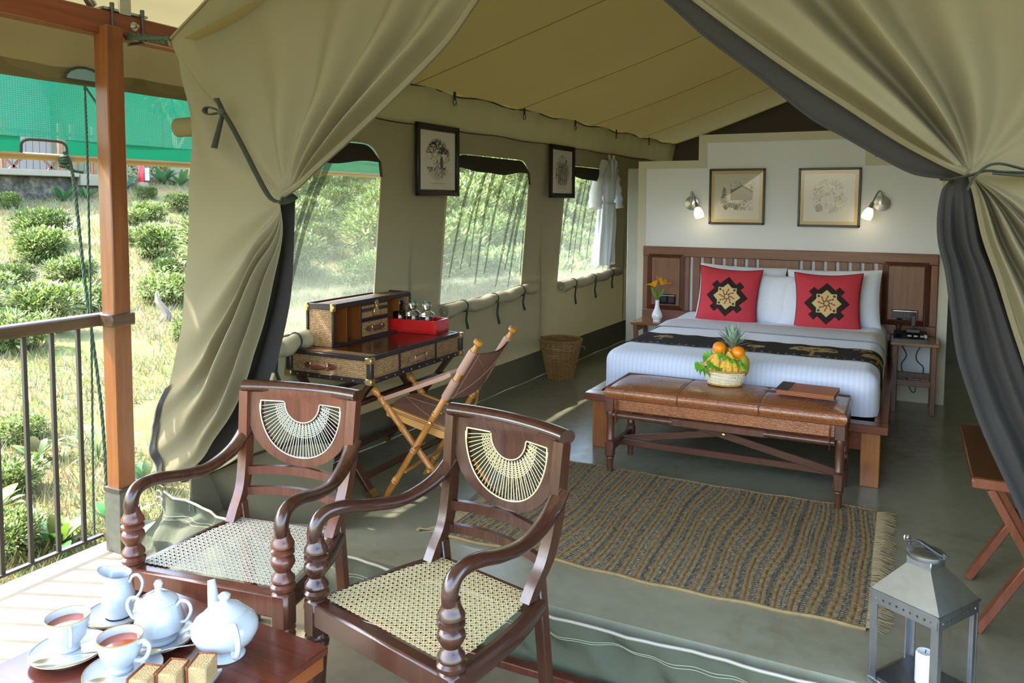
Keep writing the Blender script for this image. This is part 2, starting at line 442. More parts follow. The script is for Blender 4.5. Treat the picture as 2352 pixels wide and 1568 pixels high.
m_tealwall = plain('grey_teal_plaster', hx('#66706c'), .6, var=.12)
m = MB(); m.box((.8, 9.4, 1.2), (.92, .1, 2.4)); m.box((-1.0, 9.45, 1.0), (2.7, .1, 2.0))
st(m.build('wall_bathroom', m_tealwall, smooth=False), 'dark grey plaster wall of the passage behind the partition', 'wall')
m = MB(); m.box((-2.42, 7.62, 1.0), (.12, .14, 2.0), bev=.008); st(m.build('trim_1', plain('grey_plaster', hx('#9b9c94'), .7, var=.08)), 'narrow grey plaster column beside the cream partition', 'column')
# ------------------------------------------------------------------ partition wall behind the bed
YB = 7.39
so = [(-2.32, 0), (.33, 0), (.33, 2.057), (-.255, 2.057), (-.255, 2.29), (-1.745, 2.29), (-1.745, 2.057), (-2.32, 2.057)]
si = [(-2.245, .14), (.255, .14), (.255, 1.985), (-.33, 1.985), (-.33, 2.215), (-1.67, 2.215), (-1.67, 1.985), (-2.245, 1.985)]
pw = thing('wall_partition', (0, 0, 0), 0, 'stepped white partition wall with cream border behind the bed', 'wall', kind='structure')
m = MB(); m.plate(so, [si], .16, fn=lambda x, y, z: (x, YB+.16-z, y)); m.build('border', m_cream, pw, smooth=False)
m = MB(); m.plate(si, [], .14, fn=lambda x, y, z: (x, YB+.15-z, y)); m.build('panel', m_white, pw, smooth=False)
o = MB().box((-.2, YB+.06, 2.057+.026), (.075, .05, .052), bev=.004).build('wooden_block', m_post); tag(o, 'small orange wooden block on the right step of the partition', 'block')
# ------------------------------------------------------------------ canvas threshold curb along the tent front
cb = thing('threshold_curb', (0, 0, 0), 0, 'canvas sill flap with pale stitched edge along the tent front', 'threshold')
def cz(x): return interp([-3.42, -3.38, -3.06, -2.77, -2.5, -2.24, -1.2, 1.6], [.14, .115, .07, .06, .05, .028, -.004, -.004], x)
def curb(u, v):
    x = lerp(-3.42, 1.5, u); zt = cz(x); k = 1-v; z = lerp(-.2, zt, v)
    x2 = x-.14*k*(1-sstep(0, .12, u))
    f = (.018*sin(x*17+v*6+sin(x*5))+.014*sin(x*7.3-v*7)+.009*sin(x*41+v*4))*sin(pi*v*.9)
    lf = 1-sstep(0, .22, u)
    return (x2, 2.825-.03*k-.12*k*k*lf+f*(1+1.6*lf), z)
m_curb = canvas('curb_canvas', hx('#575b4c'), .12, .1, fold=.6, fscale=5)
m = MB(); m.grid(260, 12, curb); m.build('flap', m_curb, cb)
m = MB(); m.tube([(lambda p: (p[0], p[1]-.002, p[2]+.002))(curb(i/80, 1)) for i in range(81)], .0065, 6); m.build('pale_edge', plain('edge_tape', hx('#a39d90'), .8, var=.05), cb)
m_st = plain('stitch', hx('#8d8f76'), .8, var=0)
for vv in (.74, .70):
    m = MB(); m.tube([(lambda p: (p[0], p[1]-.003, p[2]))(curb(i/260, vv)) for i in range(261)], .0018, 4); m.build('stitching', m_st, cb)
o = MB().box((-.6, 2.73, -.185), (3.6, .05, .03), bev=.004).build('threshold_strip', m_dkwood); tag(o, 'dark wooden strip on the deck at the foot of the canvas sill', 'strip')
# ------------------------------------------------------------------ veranda post, railing, beam
p = thing('veranda_post', (-3.688, 2.768, -.2), 0, 'square brown timber veranda post in a grey metal shoe', 'post')
MB().box((0, 0, 1.53), (.1, .1, 2.42), bev=.006).build('shaft', m_post, p)
m_shoe = plain('galvanised_shoe', hx('#56574e'), .5, .3, var=.35, vscale=22, bump=.3, bscale=50)
m = MB(); m.box((0, 0, .17), (.118, .118, .34), bev=.003); sh = m.build('metal_shoe', m_shoe, p)
MB().box((0, -.0, .335), (.124, .124, .02)).build('shoe_rim', m_iron, p)
r = thing('railing', (-3.765, 0, -.2), 0, 'veranda railing with timber handrail and thin grey metal bars', 'railing')
m = MB(); m.bar((.005, -1.6, 1.235), (.005, 2.80, 1.235), .075, .062, bev=.008); m.build('handrail', m_rail, r)
MB().box((.075, 2.768, 1.235), (.12, .14, .066), bev=.006).build('handrail_end', m_rail, r)
m = MB(); m.box((0, .55, .085), (.03, 4.3, .012)); m.build('bottom_rail', m_iron, r)
b0 = None
for k in range(30):
    y = 2.60-.139*k
    if b0 is None: b0 = MB().box((0, 0, .645), (.02, .02, 1.12), bev=.002).build('baluster', m_iron, r); b0.location = (0, y, 0)
    else: share(b0, r, (0, y, 0))
b = thing('roof_beam', (-3.74, 0, 2.5), 0, 'dark red timber beam carrying the veranda fly sheet', 'beam')
MB().box((0, 1.6, .06), (.1, 6., .125), bev=.006).build('timber', m_beam, b)
m = MB()
for y in (2.79, 2.97):
    m.tube([(.056, y, .15), (.056, y, -.01)], .006, 6); m.tube([(.06, y, -.008), (-.06, y, -.008)], .006, 6); m.tube([(.056, y, .14), (-.05, y, .14)], .006, 6)
    m.cyl((.056, y, .13), (.056, y, .165), .011, n=6)
m.build('u_bolt', m_iron, b)
m = MB(); m.box((0, 2.88, .135), (.1, .26, .012)); m.box((.05, 2.87, .22), (.01, .07, .2), bev=.002); m.build('bracket', m_steel, b)
m = MB(); m.cyl((.045, 2.92, .07), (.085, 2.92, .07), .009, n=10); m.cyl((.048, 2.92, .07), (.056, 2.92, .07), .024, n=14); m.build('bolt', m_steel, b)
m = MB(); m.cyl((0, 2.72, .14), (.1, 2.35, .55), .025, n=12); m.build('frame_pole', m_steel, b)
# fly sheet over the veranda + hanging valance
fy = thing('fly_sheet', (0, 0, 0), 0, 'khaki canvas fly sheet over the veranda with a hanging valance', 'canvas')
def fly(u, v): 
    y = lerp(-1.2, 11.2, u); x = lerp(-4.02, -.95, v); return (x, y, 2.62+(x+4.02)*.42-.03*sin(pi*v)+.01*sin(y*4))
m = MB(); m.grid(90, 12, fly); m.grid(60, 12, lambda u, v: (lerp(-.95, 2.1, v), lerp(-1.2, 11.2, u), 3.91-v*3.05*.42)); m.build('roof', canvas('fly_canvas', hx('#7c7453'), .17, .1), fy)
m = MB()
def val(u, v):
    y = lerp(-1.2, 11, u); z = lerp(2.275+.004*sin(y*9), 2.63, v); f = .012*sin(y*13+2*sin(y*2))*v+.006*sin(y*31)*v
    return (-4.0-.02*(1-v)+f, y, z)
m.grid(260, 8, val); m.build('valance', canvas('valance_canvas', hx('#6a6040'), .06, .1), fy)
m = MB(); m.grid(90, 3, lambda u, v: (-4.024+.006, lerp(-1.2, 11, u), lerp(2.272, 2.36, v))); m.build('valance_hem', canvas('hem_canvas', hx('#625838'), .05, .1), fy)
m = MB(); m.tube([(-4.01, 2.86+.12*cos(a*pi/8), 2.295+.075*max(0, sin(a*pi/8))) for a in range(16)], .007, 5, True); m.build('rope_window_rim', m_tie, fy)
m = MB(); m.grid(9, 2, lambda u, v: (-4.008, 2.86-.11*cos(u*pi), 2.292+.07*sin(u*pi)*v)); m.build('rope_window', plain('pale_net', hx('#9fc6c4'), .7, trl=.5), fy)
# green shade net
gn = thing('shade_net', (0, 0, 0), 0, 'rolled-down translucent green shade net outside the railing', 'shade net')
t = NT('green_net'); v = t.coord('Object', (1, 1, 1)); sp = t.n('SeparateXYZ', {0: v})
gy = t.math('FRACT', t.math('MULTIPLY', sp.outputs[1], 70.0)); gz = t.math('FRACT', t.math('MULTIPLY', sp.outputs[2], 90.0))
hole = t.math('MULTIPLY', t.math('GREATER_THAN', gy, .72), t.math('GREATER_THAN', gz, .72))
cc = t.mix(t.noise(v, 3, 4), hx('#065040'), hx('#146650')); cc = t.mix(t.math('MULTIPLY', t.math('GREATER_THAN', gz, .72), .35), cc, hx('#0b6a55'))
sh = t.mixsh(.35, t.n('BsdfDiffuse', {'Color': cc}).outputs[0], t.n('BsdfTranslucent', {'Color': cc}).outputs[0])
m_net = t.end(t.mixsh(t.math('MULTIPLY', t.math('ADD', hole, .14), .8), sh, t.n('BsdfTransparent').outputs[0]))
m_netd = plain('green_net_hem', hx('#0a6a4c'), .8, var=.15, trl=.2)
NETZ = 1.905
ho = [(2.80+.115*cos(a*pi/10), NETZ+.005+.085*sin(a*pi/10)) for a in range(11)]
m = MB(); m.grid(60, 10, lambda u, v: (-4.3+.008*sin(u*40), lerp(1.0, 6.5, u), lerp(NETZ+.09, 2.62, v))); m.build('netting', m_net, gn)
m = MB()
for y0, y1 in ((1.0, 2.67), (2.93, 6.5)): m.grid(30, 4, lambda u, v: (-4.29, lerp(y0, y1, u), lerp(NETZ, NETZ+.092, v)))
m.build('hem', m_netd, gn)
m = MB(); m.tube([(-4.285, 2.80+.13*(abs(cos(a*pi/12))**.4)*(1 if a < 6 else -1), NETZ+.08*sin(a*pi/12)**.4) for a in range(13)], .008, 6); m.build('notch_rim', m_tie, gn)
m = MB(); m.cyl((-4.29, 1.0, NETZ-.012), (-4.29, 6.5, NETZ-.012), .02, n=12); m.build('roller_bar', wood('bamboo_bar', hx('#8a6c3a'), hx('#b09258'), 1, .5), gn)
# ropes
m_rope = plain('green_rope', hx('#33483a'), .9, var=.3, vscale=160, bump=.6, bscale=260)
def rope(path, rr_, lab, twist=True):
    P = cr(path, max(40, int(sum((Vector(path[i+1])-Vector(path[i])).length for i in range(len(path)-1))*70)))
    m = MB()
    for ph in (0, 2.1, 4.2):
        q = []
        for i, p in enumerate(P):
            a = i*.9+ph; d = (P[min(i+1, len(P)-1)]-P[max(i-1, 0)]).normalized(); u = d.orthogonal().normalized(); w = d.cross(u); q.append(p+(u*cos(a)+w*sin(a))*rr_*.55)
        m.tube(q, rr_*.62, 5)
    o = m.build('rope', m_rope); return tag(o, lab, 'rope', None)
ro = rope([(-4.27, 2.90, 1.93), (-4.24, 2.93, 1.80), (-4.18, 2.94, 1.2), (-4.05, 2.93, .4), (-3.95, 2.87, -.35)], .009, 'thick green rope slanting down from the notched net roller')
m = MB()
for k in range(4): m.tube([Vector((-4.272, 2.90, 1.90-k*.018))+Vector((.022*cos(a*pi/5), .022*sin(a*pi/5), .006*sin(a*pi/5+k))) for a in range(10)], .008, 5, True)
m.tube([(-4.26, 2.91, 1.84), (-4.25, 2.95, 1.82), (-4.25, 3.0, 1.815)], .009, 5); m.build('knot', m_rope, ro)
ro = rope([(-4.0, 2.85, 2.27), (-3.99, 2.845, 1.8), (-3.97, 2.82, .9), (-3.95, 2.79, .1), (-3.94, 2.78, -.3)], .006, 'thin green cord hanging from the valance rope window')
m = MB(); m.tube([(-4.0, 2.85, 2.27), (-3.97, 2.88, 2.2), (-3.93, 2.93, 2.08)], .006, 5); m.build('side_line', m_rope, ro)
# ------------------------------------------------------------------ tied-back entrance curtains
m_mesh = plain('charcoal_mesh', hx('#302e2d'), .95, var=.12, bump=.6, bscale=420, trl=.12)
YF = 2.83
m_curtL = canvas('curtain_canvas', hx('#79725a'), .2, .06, fold=.22, fscale=3)
def curtain(L, Rr, n, m, fold, y0=YF):
    """sheet between the two side outlines L and Rr (x,z); fold(x,z,u,v)->offset towards the viewer"""
    Lc = cr([(a, 0, b) for a, b in L], m); Rc = cr([(a, 0, b) for a, b in Rr], m); vs = []; fs = []
    for j in range(m):
        for i in range(n):
            u = i/(n-1); p = Lc[j].lerp(Rc[j], u); vs.append((p.x, y0-fold(p.x, p.z, u, j/(m-1)), p.z))
    for j in range(m-1):
        for i in range(n-1): a = j*n+i; fs.append((a, a+1, a+n+1, a+n))
    return vs, fs
def cosint(ks, a):
    for (x0, y0), (x1, y1) in zip(ks, ks[1:]):
        if a <= x1: t = (a-x0)/(x1-x0); return lerp(y0, y1, .5-.5*cos(pi*t))
    return ks[-1][1]
def fan(tie, edge, rim, prof, n, m, extra=None, y0=YF, bulge=1.6, ramp=.35, pw=1.):
    """folds gathered at the tie: strand a=0 follows `edge` (tie outwards), the others run from the tie to points along `rim`"""
    E = cr([(a, 0, b) for a, b in edge], m); T = Vector((tie[0], 0, tie[1]))
    acc = [0]
    for p, q in zip(rim, rim[1:]): acc.append(acc[-1]+sqrt((q[0]-p[0])**2+(q[1]-p[1])**2))
    def rimp(a):
        s_ = a*acc[-1]
        for k in range(len(rim)-1):
            if s_ <= acc[k+1]+1e-9: t = (s_-acc[k])/(acc[k+1]-acc[k]); return Vector((lerp(rim[k][0], rim[k+1][0], t), 0, lerp(rim[k][1], rim[k+1][1], t)))
        return Vector((rim[-1][0], 0, rim[-1][1]))
    vs = []; fs = []; R0 = rimp(0)
    for j in range(m):
        v = j/(m-1)
        for i in range(n):
            a = (i/(n-1))**1.25; B = rimp(a); b = E[j]-T.lerp(R0, v); p = T.lerp(B, v)+b*(1-a)**bulge
            d = cosint(prof, a)*(sstep(0, ramp, v)**pw)+.045*exp(-(v/.05)**2)+.02
            d *= 1-.8*sstep(.55, 1, v)
            if extra: d += extra(p.x, p.z, a, v)
            vs.append((p.x, y0-d, p.z))
    for j in range(m-1):
        for i in range(n-1): a = j*n+i; fs.append((a, a+1, a+n+1, a+n))
    return vs, fs
Lo = [(-3.301, 2.444), (-3.234, 2.344), (-3.182, 2.181), (-3.176, 2.0), (-3.186, 1.786), (-3.202, 1.57), (-3.226, 1.307), (-3.273, .994), (-3.361, .716), (-3.50, .47), (-3.49, .36), (-3.43, .19)]
TIE = (-2.553, 1.672)
Li_up = [TIE, (-2.42, 1.775), (-2.216, 1.909), (-1.983, 2.068), (-1.797, 2.219), (-1.661, 2.332), (-1.55, 2.459), (-1.40, 2.65), (-1.25, 2.86)]
Li_dn = [TIE, (-2.585, 1.45), (-2.615, 1.30), (-2.68, 1.08), (-2.735, .93), (-2.791, .798), (-2.91, .612), (-3.046, .462), (-3.17, .332), (-3.40, .17)]
rim_up = [(-1.25, 2.86), (-1.8, 2.98), (-2.45, 2.93), (-2.93, 2.70), (-3.301, 2.444), (-3.234, 2.344), (-3.182, 2.181), (-3.176, 2.0), (-3.186, 1.786), (-3.192, 1.70)]
rim_dn = [(-3.40, .17), (-3.43, .19), (-3.49, .36), (-3.50, .47), (-3.361, .716), (-3.273, .994), (-3.226, 1.307), (-3.202, 1.57), (-3.192, 1.70)]
def exL(x, z, a, v):
    cx, cz_ = x+3.30, z-2.44; tc = atan2(cz_, cx); rc = sqrt(cx*cx+cz_*cz_)
    d = .03*sin((tc+1.25)*9)*exp(-((tc+1.05)/.35)**2)*sstep(.04, .3, rc)*(1-sstep(.7, 1.2, rc))*sstep(1.7, 1.95, z)
    kx, kz = x+2.864, z-2.067; d -= .02*exp(-(kx*kx+kz*kz)/.02)
    return (d+.010*sin(x*9+z*5)*sin(z*6-x*2))*sstep(0, .3, v)
lc = thing('entrance_curtain', (0, 0, 0), 0, 'khaki canvas entrance flap pulled left and tied above the desk', 'curtain', 'tied-back entrance flaps')
vu, fu = fan(TIE, Li_up, rim_up, [(0, .02), (.035, .13), (.085, .03), (.13, .12), (.19, .02), (.27, .075), (.36, .0), (.47, .045), (.58, -.01), (.70, .03), (.82, -.005), (.92, .03), (1, .02)], 200, 90, exL)
vd, fd = fan(TIE, Li_dn, rim_dn, [(0, .03), (.03, .10), (.075, .03), (.12, .14), (.20, .0), (.29, .10), (.40, .01), (.52, .06), (.65, .0), (.8, .03), (1, .02)], 170, 90, exL)
m = MB(); m.add(vu, fu); m.add(vd, fd); m.build('canvas', m_curtL, lc)
n_ = 200; topr = [vu[89*200+i] for i in range(0, 200)]
topr = [p for p in topr if p[2] > 2.40]
m = MB(); m.tube([(p[0], p[1]-.006, p[2]-.004) for p in topr[::2]], .012, 6, flat=.5); m.build('top_hem', m_canvas, lc)
vs_ = [vd[89*170+i] for i in range(170)]
# inner edge hem roll
m = MB(); m.tube([vu[j*200] for j in range(1, 90)], .016, 8); m.build('edge_roll', m_curtL, lc)
def low_at(t): return Vector(vs_[int(lerp(2, 75, t))])
def lowb(u, v): p = low_at(u); q = Vector((-2.85, p.y, 1.0)); w = (q-p).normalized(); p = p+w*v*.06; return (p.x, p.y-.010, p.z)
m = MB(); m.grid(40, 4, lowb); m.build('dark_border', m_mesh, lc)
m = MB(); m.tube([(low_at(t/40).x-.010, low_at(t/40).y, low_at(t/40).z-.004) for t in range(41)], .012, 6, flat=.6); m.build('pale_border', m_bind, lc)
# ring clip where curtain meets curb
m = MB()
for k in range(2): m.tube([(-3.395+.02*cos(a*pi/6)+.012*k, 2.76-.006*k, .145+.022*sin(a*pi/6)-.03*k) for a in range(12)], .005, 6, True)
m.build('ring_clip', m_steel, lc)
# strap with bow
def strapL():
    s = thing('curtain_strap', (0, 0, 0), 0, 'dark olive strap with a bow holding the left entrance flap', 'strap')
    K = Vector((-2.864, 2.735, 2.067)); E_ = Vector((-2.545, 2.70, 1.665))
    m = MB(); m.tube(cr([K, (-2.79, 2.73, 1.975), (-2.70, 2.715, 1.862), (-2.63, 2.70, 1.775), E_, (-2.53, 2.78, 1.66), (-2.55, 2.86, 1.68)], 40), [(.004, .019)]*40, 8, up=(0, 1, 0)); m.build('band', m_tie, s)
    m = MB(); m.tube(cr([K, (-2.93, 2.71, 2.09), (-2.955, 2.71, 2.075), (-2.92, 2.70, 2.055), K], 24), [(.004, .016)]*24, 8, up=(0, 1, 0))
    m.tube(cr([K, (-2.875, 2.71, 2.12), (-2.86, 2.70, 2.115), K], 16), [(.004, .014)]*16, 8, up=(0, 1, 0)); m.build('bow', m_tie, s)
    m = MB(); m.tube(cr([K, (-2.868, 2.715, 2.0), (-2.90, 2.71, 1.9)], 16), [(.004, .012+.008*i/15) for i in range(16)], 8, up=(0, 1, 0)); m.build('tail', m_tie, s)
    m = MB(); m.lathe([(0, -.02), (.016, -.012), (.02, 0), (.016, .012), (0, .02)], 10, Matrix.Translation(K+Vector((0, -.012, 0)))); m.build('knot', m_tie, s)
strapL()
# corner lashing to the beam
o = MB()
for k in range(7): o.tube([Vector((-3.33-k*.055, 2.81+.012*k, 2.45+.01*k))+Vector((.012*cos(a*pi/4+k), .013*sin(a*pi/4), .014*sin(a*pi/4+k*.7))) for a in range(8)], .008, 5, True)
o.tube([(-3.28, 2.80, 2.45), (-3.5, 2.83, 2.48), (-3.7, 2.88, 2.5)], .01, 6)
tag(o.build('corner_lashing', m_rope), 'green rope lashing tying the flap corner to the beam', 'rope')
# charcoal mesh curtain behind the left flap
Ml = [(-2.70, 1.66), (-2.78, 1.3), (-2.95, .9), (-3.1, .6), (-3.2, .4), (-3.40, .2)]
Mi = [(-2.585, 1.668), (-2.60, 1.45), (-2.63, 1.2), (-2.70, .95), (-2.76, .78), (-2.86, .56), (-3.0, .36), (-3.36, .17)]
vm, fm = curtain(Ml, Mi, 40, 60, lambda x, z, u, v: .025*sin(u*9+1)*sstep(0, .4, v), 2.90)
o = MB().add(vm, fm).build('mesh_curtain', m_mesh); tag(o, 'charcoal mosquito mesh hanging behind the left entrance flap', 'mesh curtain', 'mosquito mesh curtains')
m = MB(); m.tube([(p[0], p[1]-.006, p[2]) for p in [vm[j*40+39] for j in range(32, 60)]], .008, 6, flat=.5); m.build('tape', m_bind, o)
# inner canvas seen below the mesh: folded flap lying along the side wall
m = MB(); m.grid(30, 14, lambda u, v: (lerp(-3.36, -2.5, u)+.02*sin(v*7), 2.98+.12*u+.03*sin(u*9+v*3), lerp(.0, .16+.5*u*(1-.4*u), v)))
o = m.build('folded_flap', canvas('inner_flap', hx('#57523f'), .08, .1)); tag(o, 'dark folded canvas flap on the floor behind the left entrance flap', 'canvas')
rl = thing('rolled_side_flap', (-3.47, 3.0, 2.04), 0, 'rolled canvas bundle poking out behind the left entrance flap', 'canvas roll')
MB().tube([(0, 0, 0), (.3, .05, .01), (.6, .1, .0)], [.05, .055, .05], 16).build('roll', canvas('roll_flap', hx('#6f6748'), .05, .1), rl)
m = MB(); m.tube([(-.004, .045*(1-k/36)*cos(k*.5), .045*(1-k/36)*sin(k*.5)) for k in range(32)], .004, 5); m.build('spiral', plain('roll_end', hx('#6f674c'), .9), rl)
# ---- right curtain
TR = (.17, 1.745)
Ri_up = [TR, (.085, 1.79), (-.03, 1.86), (-.181, 1.97), (-.36, 2.102), (-.535, 2.24), (-.687, 2.366), (-.86, 2.51), (-1.02, 2.66)]
Ri_dn = [TR, (.187, 1.69), (.215, 1.56), (.26, 1.43), (.30, 1.30), (.345, 1.16), (.40, .95), (.47, .65), (.53, .35), (.56, .02)]
rim_u = [(-1.02, 2.66), (-.3, 2.80), (.5, 2.80), (1.25, 2.75), (1.2, 2.2), (1.2, 1.75)]
rim_d = [(.56, .02), (.9, .01), (1.2, .02), (1.2, .9), (1.2, 1.75)]
rc_ = thing('entrance_curtain', (0, 0, 0), 0, 'khaki canvas entrance flap pulled right, edged with dark mesh', 'curtain', 'tied-back entrance flaps')
exR = lambda x, z, a, v: .008*sin(x*11+z*7)*sstep(0, .3, v)
vr, fr = fan(TR, Ri_up, rim_u, [(0, .03), (.045, .17), (.09, .15), (.135, .0), (.175, .14), (.225, .01), (.30, .09), (.38, .02), (.47, .05), (.6, .0), (.75, .03), (1, .02)], 220, 90, exR, bulge=1.3)
vq, fq = fan(TR, Ri_dn, rim_d, [(0, .03), (.035, .10), (.085, .02), (.13, .11), (.20, .02), (.28, .10), (.38, .02), (.5, .05), (.7, .0), (1, .02)], 180, 90, exR, bulge=1.3, ramp=.2)
m = MB(); m.add(vr, fr); m.add(vq, fq); m.build('canvas', m_curtL, rc_)
m = MB(); m.tube([vr[j*220] for j in range(1, 90)], .013, 8); m.build('edge_roll', m_curtL, rc_)
m = MB(); m.tube([vq[j*180] for j in range(1, 90)], .011, 8); m.build('edge_roll', m_curtL, rc_)
Gi = [(-1.12, 2.66), (-.96, 2.52), (-.802, 2.383), (-.659, 2.247), (-.476, 2.098), (-.303, 1.95), (-.192, 1.881), (-.086, 1.814), (.017, 1.757), (.120, 1.735), (.104, 1.694), (.095, 1.612), (.101, 1.529), (.122, 1.447), (.144, 1.31), (.167, 1.172), (.215, 1.024), (.261, .905), (.359, .686), (.46, .4), (.52, .05)]
Go = [(-.98, 2.70), (-.83, 2.57), (-.68, 2.42), (-.53, 2.29), (-.35, 2.15), (-.18, 2.01), (-.08, 1.93), (.0, 1.87), (.08, 1.81), (.165, 1.75), (.19, 1.70), (.215, 1.6), (.235, 1.52), (.27, 1.44), (.33, 1.28), (.38, 1.15), (.45, .98), (.52, .86), (.6, .6), (.68, .35), (.74, .03)]
def foldG(x, z, u, v):
    t = sstep(.46, .62, v); return .03*sin(u*2.6)*(1-t)+t*(.022*sin(u*11+.6)+.014*sin(u*23+2))-.012
vg, fg = curtain(Gi, Go, 50, 150, foldG, 2.865)
o = MB().add(vg, fg).build('mesh_curtain', m_mesh); tag(o, 'charcoal mosquito mesh swept under the right entrance flap', 'mesh curtain', 'mosquito mesh curtains')
m = MB(); m.tube([vg[j*50] for j in range(0, 150, 1)], .009, 6); m.build('edge_roll', m_mesh, o)
s = thing('curtain_strap', (0, 0, 0), 0, 'olive webbing strap cinching the right entrance flap', 'strap')
m = MB(); m.tube(cr([(.105, 2.86, 1.732), (.13, 2.77, 1.733), (.17, 2.715, 1.742), (.205, 2.70, 1.752), (.26, 2.72, 1.748), (.4, 2.74, 1.745), (.7, 2.78, 1.75), (1.15, 2.82, 1.75)], 60), [(.004, .018)]*60, 8, up=(0, 1, 0)); m.build('band', m_tie, s)
m = MB(); m.tube(cr([(.16, 2.71, 1.70), (.175, 2.695, 1.735), (.205, 2.69, 1.765), (.24, 2.70, 1.772), (.30, 2.73, 1.757), (.36, 2.735, 1.742)], 30), [(.004, .014)]*30, 8, up=(0, 1, 0)); m.build('loop', m_tie, s)
m = MB(); m.tube(cr([(.22, 2.70, 1.745), (.28, 2.70, 1.738), (.37, 2.72, 1.73)], 16), [(.004, .009)]*16, 8, up=(0, 1, 0)); m.build('tail', m_tie, s)
# ------------------------------------------------------------------ headboard
hb = thing('headboard', (0, YB-.002, 0), 0, 'wide slatted brown timber headboard with raised end panels', 'headboard')
def hbx(x0, x1, z0, z1, y0, y1, name, mt, par=None, bev=.004):
    return MB().box(((x0+x1)/2, -(y0+y1)/2, (z0+z1)/2), (x1-x0, y1-y0, z1-z0), bev=bev).build(name, mt, par or hb)
hbx(-2.25, .25, 1.16, 1.25, 0, .04, 'top_rail', m_midwood_x)
hbx(-2.25, .25, .565, .65, 0, .04, 'bottom_rail', m_midwood_x)
for sx in (0, 1):
    a0, a1 = ((-2.25, -1.80), (-.20, .25))[sx]
    p = hbx(a0, a1, .65, 1.16, 0, .034, 'end_panel', m_midwood)
    c0, c1 = ((-2.175, -1.87), (-.135, .17))[sx]
    m = MB(); T = Matrix.Translation((0, -.034, 0))
    o_ = [(c0-.03, .635), (c1+.03, .635), (c1+.03, 1.195), (c0-.03, 1.195)]; i_ = [(c0+.012, .69), (c1-.012, .69), (c1-.012, 1.15), (c0+.012, 1.15)]
    m.add([(x, 0 if k == 0 else -.016, z) for k, q in enumerate((o_, i_)) for x, z in q], [(i, (i+1) % 4, (i+1) % 4+4, i+4) for i in range(4)], T)
    m.build('moulding', m_dkwood, p, smooth=False)
    MB().box(((c0+c1)/2, -.042, .92), (c1-c0-.03, .016, .455), bev=.006).build('raised_panel', m_midwood, p)
for x in [-1.737+.1*k for k in range(6)]+[-.767+.099*k for k in range(6)]: hbx(x-.034, x+.034, .65, 1.16, 0, .03, 'slat', m_midwood, bev=.003)
hbx(-1.175, -.832, .65, 1.16, 0, .03, 'centre_board', m_midwood)
# switch plates
for x0, x1, z0, z1, lab in ((-2.075, -1.92, .705, .80, 'black switch plate on the left headboard panel behind the vase'), (-.08, .115, .695, .782, 'shiny black socket plate on the right headboard panel above the telephone')):
    p = thing('switch_plate', ((x0+x1)/2, YB-.055, (z0+z1)/2), 0, lab, 'switch')
    MB().box((0, 0, 0), (x1-x0, .012, z1-z0), bev=.003).build('plate', plain('gloss_black', (.01, .01, .011), .08, var=.05), p)
    for k in (-1, 1): MB().box((k*(x1-x0)*.23, -.008, 0), ((x1-x0)*.38, .008, (z1-z0)*.62), bev=.002).build('rocker', m_black, p)
    MB().box((0, -.008, (z1-z0)*.38), ((x1-x0)*.9, .004, .006)).build('chrome_strip', m_steel, p)
